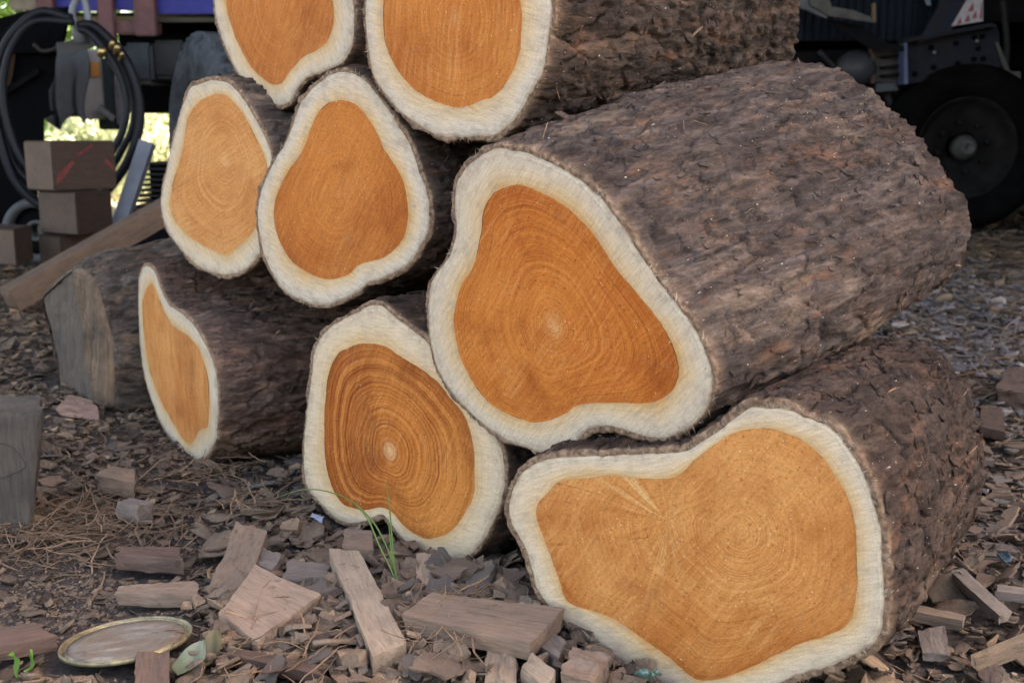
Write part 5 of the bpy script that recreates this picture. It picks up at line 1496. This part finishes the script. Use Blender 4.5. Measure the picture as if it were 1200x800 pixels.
# ------------------------------------------------------------------ dark truck chassis on the right
CY = 6.9
ck = empty('truck_chassis', (PY(1100, 160, CY)[0], CY + .8, 0), 'dark rusty rear end of a truck with an open frame beam, at the upper right', 'truck')
def slab(pts, y, dep):
    return MB().poly([PY(u_, v2, y) for u_, v2 in pts], (0, dep, 0))
slab(((1061, 50), (1069, 47), (1160, 29), (1167, 31), (1171, 38), (1172, 79), (1062, 97)), CY, .02).build('frame_beam', M['bracket'], ck)
slab(((1058, 46), (1160, 27), (1168, 29), (1168, 33), (1160, 32), (1058, 51)), CY - .10, .11).build('beam_flange', M['bracket'], ck)
slab(((1062, 94), (1172, 76), (1172, 81), (1062, 99)), CY - .07, .08).build('beam_flange', M['bracket'], ck)
slab(((1059, 49), (1063, 48), (1064, 98), (1060, 99)), CY - .10, .12).build('beam_end', plain('edge_blue', (.05, .065, .12), .5), ck)
for u_, v2 in ((1091, 56), (1094, 79), (1120, 51), (1122, 75), (1142, 44), (1151, 43), (1141, 70), (1152, 69), (1072, 87), (1146, 57)):
    c_ = PY(u_, v2, CY - .004)
    MB().lathe([(0, -.008), (.016, -.008), (.016, .004), (0, .004)], c_, (0, 1, 0), 10).build('bolt_hole', M['black'], ck)
for u_, v2 in ((1094, 62), (1144, 49)):
    MB().lathe([(0, -.02), (.012, -.02), (.012, .004), (0, .004)], PY(u_, v2, CY - .006), (0, 1, 0), 6).build('bolt', plain('bolt_steel', (.12, .12, .11), .5, .3), ck)
slab(((1021, 57), (1059, 50), (1060, 97), (1022, 96)), CY + .03, .05).build('spring_bracket', plain('bracket_brown', (.030, .024, .021), .7), ck)
for dv in (66, 78, 88):
    slab(((1032, dv), (1057, dv - 3), (1057, dv), (1036, dv + 3)), CY - .01, .04).build('bracket_rib', M['dark'], ck)
slab(((1021, 56), (1024, 56), (1025, 98), (1021, 98)), CY - .02, .05).build('rust_edge', plain('rust', (.055, .030, .022), .8), ck)
slab(((900, 62), (1022, 58), (1022, 95), (900, 108)), CY + .25, .06).build('side_rail', M['dark'], ck)
MB().lathe([(0, -.16), (.06, -.15), (.10, -.09), (.12, 0), (.10, .2), (0, .2)], PY(1003, 82, CY + .1), (0, 1, 0), 28).build('differential', plain('diff', (.024, .024, .028), .55), ck)
slab(((1027, 98), (1050, 97), (1053, 106), (1027, 108)), CY + .02, .1).build('hanger', plain('hanger_grey', (.035, .037, .042), .6), ck)
# sheet metal and panel above
slab(((908, -30), (918, 2), (950, 14), (968, 22), (972, 17), (940, -30)), CY - .2, .02).build('bent_sheet', plain('sheet_pale', (.07, .07, .075), .6, var=.5), ck)
slab(((940, -30), (950, 6), (972, 19), (1025, 27), (1020, 20), (1000, 12), (975, 8), (960, -30)), CY - .22, .015).build('bent_sheet', plain('sheet_tan', (.06, .056, .05), .7, var=.5), ck)
slab(((965, 22), (1010, 30), (1040, 50), (1060, 54), (1060, 60), (1020, 57), (1000, 45)), CY - .1, .02).build('torn_sheet', M['dark'], ck)
cp_ = MB()
for i in range(20):
    u0 = 935 + i * 9.5
    a, b = PY(u0, 48, CY + .15), PY(u0 + 9.5, -60, CY + .15)
    cp_.box(((a[0] + b[0]) / 2, CY + .15 + (.018 if i % 2 else 0), (a[2] + b[2]) / 2), (b[0] - a[0], .03, b[2] - a[2]), bevel=.008)
a, b = PY(935, 48, CY + .19), PY(1125, -60, CY + .19)
cp_.box(((a[0] + b[0]) / 2, CY + .20, (a[2] + b[2]) / 2), (b[0] - a[0], .03, b[2] - a[2]))
cp_.build('corrugated_panel', plain('corrugated', (.008, .013, .020), .6, var=.3, spec=.08), ck)
slab(((1023, 4), (1026, 4), (1027, 26), (1023, 26)), CY - .05, .03).build('strap', plain('strap', (.13, .09, .045), .7), ck)
slab(((1074, 52), (1100, 8), (1110, -40), (1145, -40), (1140, 0), (1118, 28), (1114, 42)), CY - .06, .03).build('diagonal_plate', M['dkblue'], ck)
slab(((1076, -25), (1088, -25), (1091, 7), (1086, 6)), CY + .08, .01).build('pale_plate', plain('pale_blue', (.12, .16, .20), .6), ck)
# warning triangle plate: white with worn red triangles
tp = [(1115, 31), (1152, 25), (1152, -24), (1147, -24)]
slab(tp, CY - .08, .008).build('warning_plate', plain('warn_white', (.30, .27, .28), .6, var=.3, sc=30), ck)
plate = [o_ for o_ in ck.children if o_.name.startswith('warning_plate')][0]
rdm = plain('warn_red', (.20, .05, .06), .6, var=.4, sc=30)
for tri in (((1121, 29), (1127, 28), (1126, 21)), ((1130, 26), (1137, 25), (1135, 17)), ((1148, 22), (1151, 22), (1151, 2)), ((1134, 14), (1141, 13), (1141, 3)), ((1139, 22), (1145, 21), (1144, 12))):
    mbt = slab(tri, CY - .086, .005); mbt.build('red_triangle', rdm, plate)
slab(((1166, 50), (1170, 50), (1196, 112), (1190, 119)), CY - .02, .03).build('strut', plain('strut', (.04, .035, .032), .6), ck)
slab(((1184, 84), (1196, 84), (1196, 119), (1187, 119)), CY - .05, .05).build('strut_foot', plain('strutb', (.05, .042, .038), .6), ck)
# clip under the beam
cpb = MB()
for seg_ in (((1118, 92), (1122, 104)), ((1122, 104), (1141, 101)), ((1141, 101), (1137, 90)), ((1119, 93), (1137, 90)), ((1106, 95), (1119, 97)), ((1140, 97), (1156, 88))):
    cpb.bar(PY(*seg_[0], CY - .05), PY(*seg_[1], CY - .05), .02, .015, up=(0, 1, 0))
cpb.build('clip', plain('clip', (.065, .062, .06), .6), ck)
for pts, rr_ in ((((930, 120), (970, 112), (1010, 118), (1050, 130)), .012), (((960, 60), (985, 90), (990, 130), (1020, 150)), .016), (((1060, 104), (1090, 125), (1150, 122), (1200, 130)), .012), (((1175, 0), (1180, 60), (1172, 110)), .02), (((1040, 110), (1050, 150), (1044, 190)), .02)):
    MB().tube(catm([PY(a_, b_, CY + .12) for a_, b_ in pts], 5), rr_, 8).build('pipe', plain('pipe_dark', (.016, .015, .016), .6, spec=.12), ck)
slab(((1085, 104), (1160, 96), (1165, 112), (1088, 116)), CY + .02, .2).build('spring', plain('spring_dark', (.013, .012, .012), .7, spec=.1), ck)
slab(((1070, 100), (1082, 99), (1078, 170), (1064, 170)), CY + .2, .1).build('bracket', plain('bracket_dark', (.012, .012, .014), .7, spec=.1), ck)
# wheel with pale hub
wcn = PY(1128, 173, CY); wr = .50
whl = MB().lathe([(wr * .60, -.06), (wr * .66, -.10), (wr * .88, -.12), (wr, -.08), (wr, .12), (wr * .6, .12), (wr * .60, -.06)], (wcn[0], CY, max(wr, wcn[2])), (0, 1, 0), 64).build('wheel', M['rubber'], ck)
zc = max(wr, wcn[2])
MB().lathe([(.10, .02), (wr * .45, .03), (wr * .56, -.03), (wr * .60, -.075), (wr * .615, -.075), (wr * .615, .05), (.10, .06), (.10, .02)], (wcn[0], CY, zc), (0, 1, 0), 48).build('rim', plain('rim_dark', (.010, .009, .0085), .9, var=.6, sc=10, spec=.04), whl)
MB().lathe([(0, -.085), (.020, -.09), (.024, -.10), (.040, -.10), (.052, -.085), (.056, -.06), (.068, -.055), (.074, -.03), (.074, .03), (0, .03)], (wcn[0], CY, zc), (0, 1, 0), 32).build('hub', M['hub'], whl)
for i in range(8):
    an = i * math.pi / 4 + .2
    MB().lathe([(0, -.012), (.016, -.012), (.016, .02), (0, .02)], (wcn[0] + math.cos(an) * .155, CY + .0, zc + math.sin(an) * .155), (0, 1, 0), 6).build('wheel_nut', plain('nut', (.008, .0075, .007), .7, spec=.1), whl)
c_ = PY(1290, 175, CY + .1)
MB().lathe([(0, -.10), (wr * .9, -.12), (wr, -.08), (wr, .12), (0, .12)], (c_[0], CY + .1, wr), (0, 1, 0), 48).build('wheel', M['rubber'], ck)
MB().bar(PY(880, 172, CY + .5), PY(1330, 172, CY + .5), .14, .14).build('axle', M['black'], ck)
# load body above and behind
a = PY(870, 24, CY + .35)
MB().box((a[0] + 2.3, CY + 1.6, a[2] + .75), (4.6, 2.3, 1.5)).build('load_body', M['dark'], ck)
MB().box((a[0] + 2.3, CY + 1.3, a[2] - .14), (4.2, .14, .2)).build('frame_rail', M['black'], ck)

# ------------------------------------------------------------------ shed added to shade the yard, unseen but for its dark back wall
shed = empty('added_shed', (1.0, 6.0, 0), 'dark back wall of the added shade shed behind the trucks', 'added shed')
corr = MB()
for i in range(60):
    x0 = -1.1 + i * .22
    corr.box((x0 + .11, 9.7 + (.02 if i % 2 else 0), 1.8), (.22, .04, 3.6))
corr.build('shade_back_wall', M['wall'], shed)  # added to keep the background behind the trucks dark
MB().box((4.4, 6.2, 1.8), (.06, 7.0, 3.6)).build('shade_side_wall', M['wall'], shed)  # unseen, added to block light from the right
MB().box((1.5, (SHADE_ROOF0 + 10.4) / 2, 3.75), (21, 10.4 - SHADE_ROOF0, .06), Matrix.Rotation(R(-2), 3, 'X')).build('shade_roof', M['shade_roof'], shed)  # unseen, added to keep sun and overhead sky off the yard
for x in (-8, -3.0, 4, 11):
    MB().bar((x, SHADE_ROOF0 + .1, 3.62), (x, 10.3, 3.62), .1, .14).build('rafter', M['block'], shed)
for x, y in ((-8.5, SHADE_ROOF0 + .2), (-8.5, 10.3), (11.5, SHADE_ROOF0 + .2), (11.5, 10.3)):
    MB().box((x, y, 1.82), (.16, .16, 3.64)).build('pillar', M['block'], shed)

# ------------------------------------------------------------------ sunlit garden behind the yard
def leaf_cloud(n, c, rad, size, r_, squash=1.0):
    d_ = r_.normal(0, 1, (n, 3)); d_ /= np.linalg.norm(d_, axis=1)[:, None]
    rr = r_.uniform(.35, 1, n) ** .5
    lump = 1 + .35 * fbm(d_ * 2.5 + c[0], 3, 2)
    p_ = d_ * (rr * lump)[:, None] * np.array(rad) + np.array(c)
    p_ = p_[p_[:, 2] > .03]; n = len(p_)
    Rm_ = rotm(r_.uniform(0, 6.28, n), r_.normal(0, .7, n), r_.normal(0, .7, n))
    s = r_.uniform(.6, 1.4, n)[:, None, None] * size
    lf = np.array([[-.5, 0, 0], [-.1, .28, .05], [.5, 0, -.05], [-.1, -.28, .05]])
    v_ = np.einsum('nij,nvj->nvi', Rm_, lf[None] * s) + p_[:, None]
    f = np.arange(n * 4).reshape(n, 4)
    return v_.reshape(-1, 3), f, np.repeat(r_.uniform(0, 1, n), 4)
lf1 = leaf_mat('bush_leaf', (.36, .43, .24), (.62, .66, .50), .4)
lf2 = leaf_mat('tree_leaf', (.05, .12, .025), (.12, .22, .05), .35)
rg = np.random.default_rng(5)
bl_ = ('low bright shrub in the sun under the truck bed', 'taller sunlit shrub behind the hanging board', 'rounded sunlit shrub beside the worn tyre', 'small yellow-green shrub in the sun behind the hoses')
for i, (u_, y, rx, rz) in enumerate(((78, 10.6, .55, .36), (122, 10.9, .45, .62), (185, 10.4, .5, .55), (150, 11.6, .5, .45))):
    c_ = PY(u_, 160, y); zc_ = rz * .85
    sh = empty('shrub', (c_[0], y, 0), bl_[i], 'shrub', 'sunlit shrubs behind the yard')
    V, F, T = leaf_cloud(1500, (0, 0, zc_), (rx, .4, rz), .085, rg)
    obj('foliage', arr_mesh('foliage', V, F, lf1, False, {'tint': T}), sh)
    mb = MB()
    for k in range(6):
        an = k * 1.05
        mb.tube([(c_[0] + .03 * math.cos(an), y + .03 * math.sin(an), 0), (c_[0] + .15 * math.cos(an) * rx, y + .1 * math.sin(an), zc_), (c_[0] + .5 * math.cos(an) * rx, y + .2 * math.sin(an), zc_ * 1.6)], .012, 6, .4)
    mb.build('stem', M['beam'], sh)
# grass in the sun: one mass
n = 16000; x = rg.uniform(-9, -1.2, n); y = rg.uniform(8.0, 17, n); h = rg.uniform(.03, .13, n); an = rg.uniform(0, 6.28, n)
w_ = .012; bx_ = np.stack([np.cos(an), np.sin(an), an * 0], 1) * w_; b0 = np.stack([x, y, np.full(n, -.005)], 1)
tip = b0 + np.stack([rg.normal(0, .04, n), rg.normal(0, .04, n), h], 1)
V = np.stack([b0 - bx_, b0 + bx_, tip], 1).reshape(-1, 3)
tag(obj('grass', arr_mesh('grass', V, np.arange(3 * n).reshape(n, 3), leaf_mat('dry_grass', (.38, .36, .18), (.55, .49, .34), .3), False, {'tint': np.repeat(rg.uniform(0, 1, n), 3)})), 'dry sunlit grass beyond the yard', kind='stuff')
tag(obj('path', arr_mesh('path', [(-14, 8.0, .018), (-1.15, 8.0, .018), (-1.15, 26, .018), (-14, 26, .018)], np.array([[0, 1, 2, 3]]), plain('sandy_ground', (.46, .41, .31), .9, var=.3, sc=2))), 'pale sandy ground in the sun', kind='structure')
# trees behind
for i, (u_, y, zc_, rx, rz, lab) in enumerate(((5, 15.5, 2.3, 1.2, 1.5, 'leafy green tree showing in the top left corner'), (250, 17, 2.6, 2.4, 1.9, 'broad green tree far behind the blue truck'), (110, 18.5, 2.2, 2.6, 2.1, 'dark green tree far behind the hanging board'))):
    c_ = PY(u_, 160, y)
    te = empty('tree', (c_[0], y, 0), lab, 'tree', 'trees beyond the yard')
    V, F, T = leaf_cloud(3500, (0, 0, zc_), (rx, 1.2, rz), .17, rg)
    obj('crown', arr_mesh('crown', V, F, lf2, False, {'tint': T}), te)
    MB().tube([(c_[0], y, 0), (c_[0] + .08, y, zc_ * .5), (c_[0] + .02, y, zc_ * 1.2)], .12, 10, .4).build('trunk', M['beam'], te)
EXPOSURE, WB, WBT = 3.15, 8000, 14
# ------------------------------------------------------------------ light, sky, camera
SUN_EL, SUN_AZ = R(48), R(72)         # sun behind the added shed, to the right
w = bpy.data.worlds.new('World'); SC.world = w; w.use_nodes = True
t = w.node_tree
sky = t.nodes.new('ShaderNodeTexSky'); sky.sky_type = 'NISHITA'; sky.sun_disc = False
sky.sun_elevation = SUN_EL; sky.sun_rotation = SUN_AZ
sky.dust_density = 3.0; sky.air_density = 1.0; sky.ozone_density = 1.0
bg = [n for n in t.nodes if n.type == 'BACKGROUND'][0]
t.links.new(sky.outputs[0], bg.inputs[0]); bg.inputs[1].default_value = .13
ld = bpy.data.lights.new('sun', 'SUN'); ld.energy = 4.0; ld.angle = R(.53); ld.color = (1, .94, .84)
lo = bpy.data.objects.new('sun', ld); COL.objects.link(lo)
d = Vector((math.sin(SUN_AZ) * math.cos(SUN_EL), math.cos(SUN_AZ) * math.cos(SUN_EL), math.sin(SUN_EL)))
lo.rotation_euler = d.to_track_quat('Z', 'Y').to_euler(); lo.location = d * 30

cam = bpy.data.cameras.new('camera'); co = bpy.data.objects.new('camera', cam); COL.objects.link(co)
co.location = (0, 0, CAM_H); co.rotation_euler = (math.pi / 2 - PITCH, 0, 0)
cam.sensor_fit = 'HORIZONTAL'; cam.sensor_width = 36.0; cam.lens = FPX / W0 * 36.0
cam.clip_start = .02; cam.clip_end = 500
cam.dof.use_dof = True; cam.dof.focus_distance = 1.36; cam.dof.aperture_fstop = 9.0
SC.camera = co
vs = SC.view_settings
vs.view_transform = 'Standard'; vs.look = 'None'; vs.exposure = EXPOSURE; vs.gamma = 1
try:
    vs.use_white_balance = True; vs.white_balance_temperature = WB; vs.white_balance_tint = WBT
except Exception: pass
SC.cycles.use_denoising = True
try: SC.cycles.denoiser = 'OPENIMAGEDENOISE'
except Exception: pass
SC.cycles.max_bounces = 6; SC.cycles.diffuse_bounces = 2
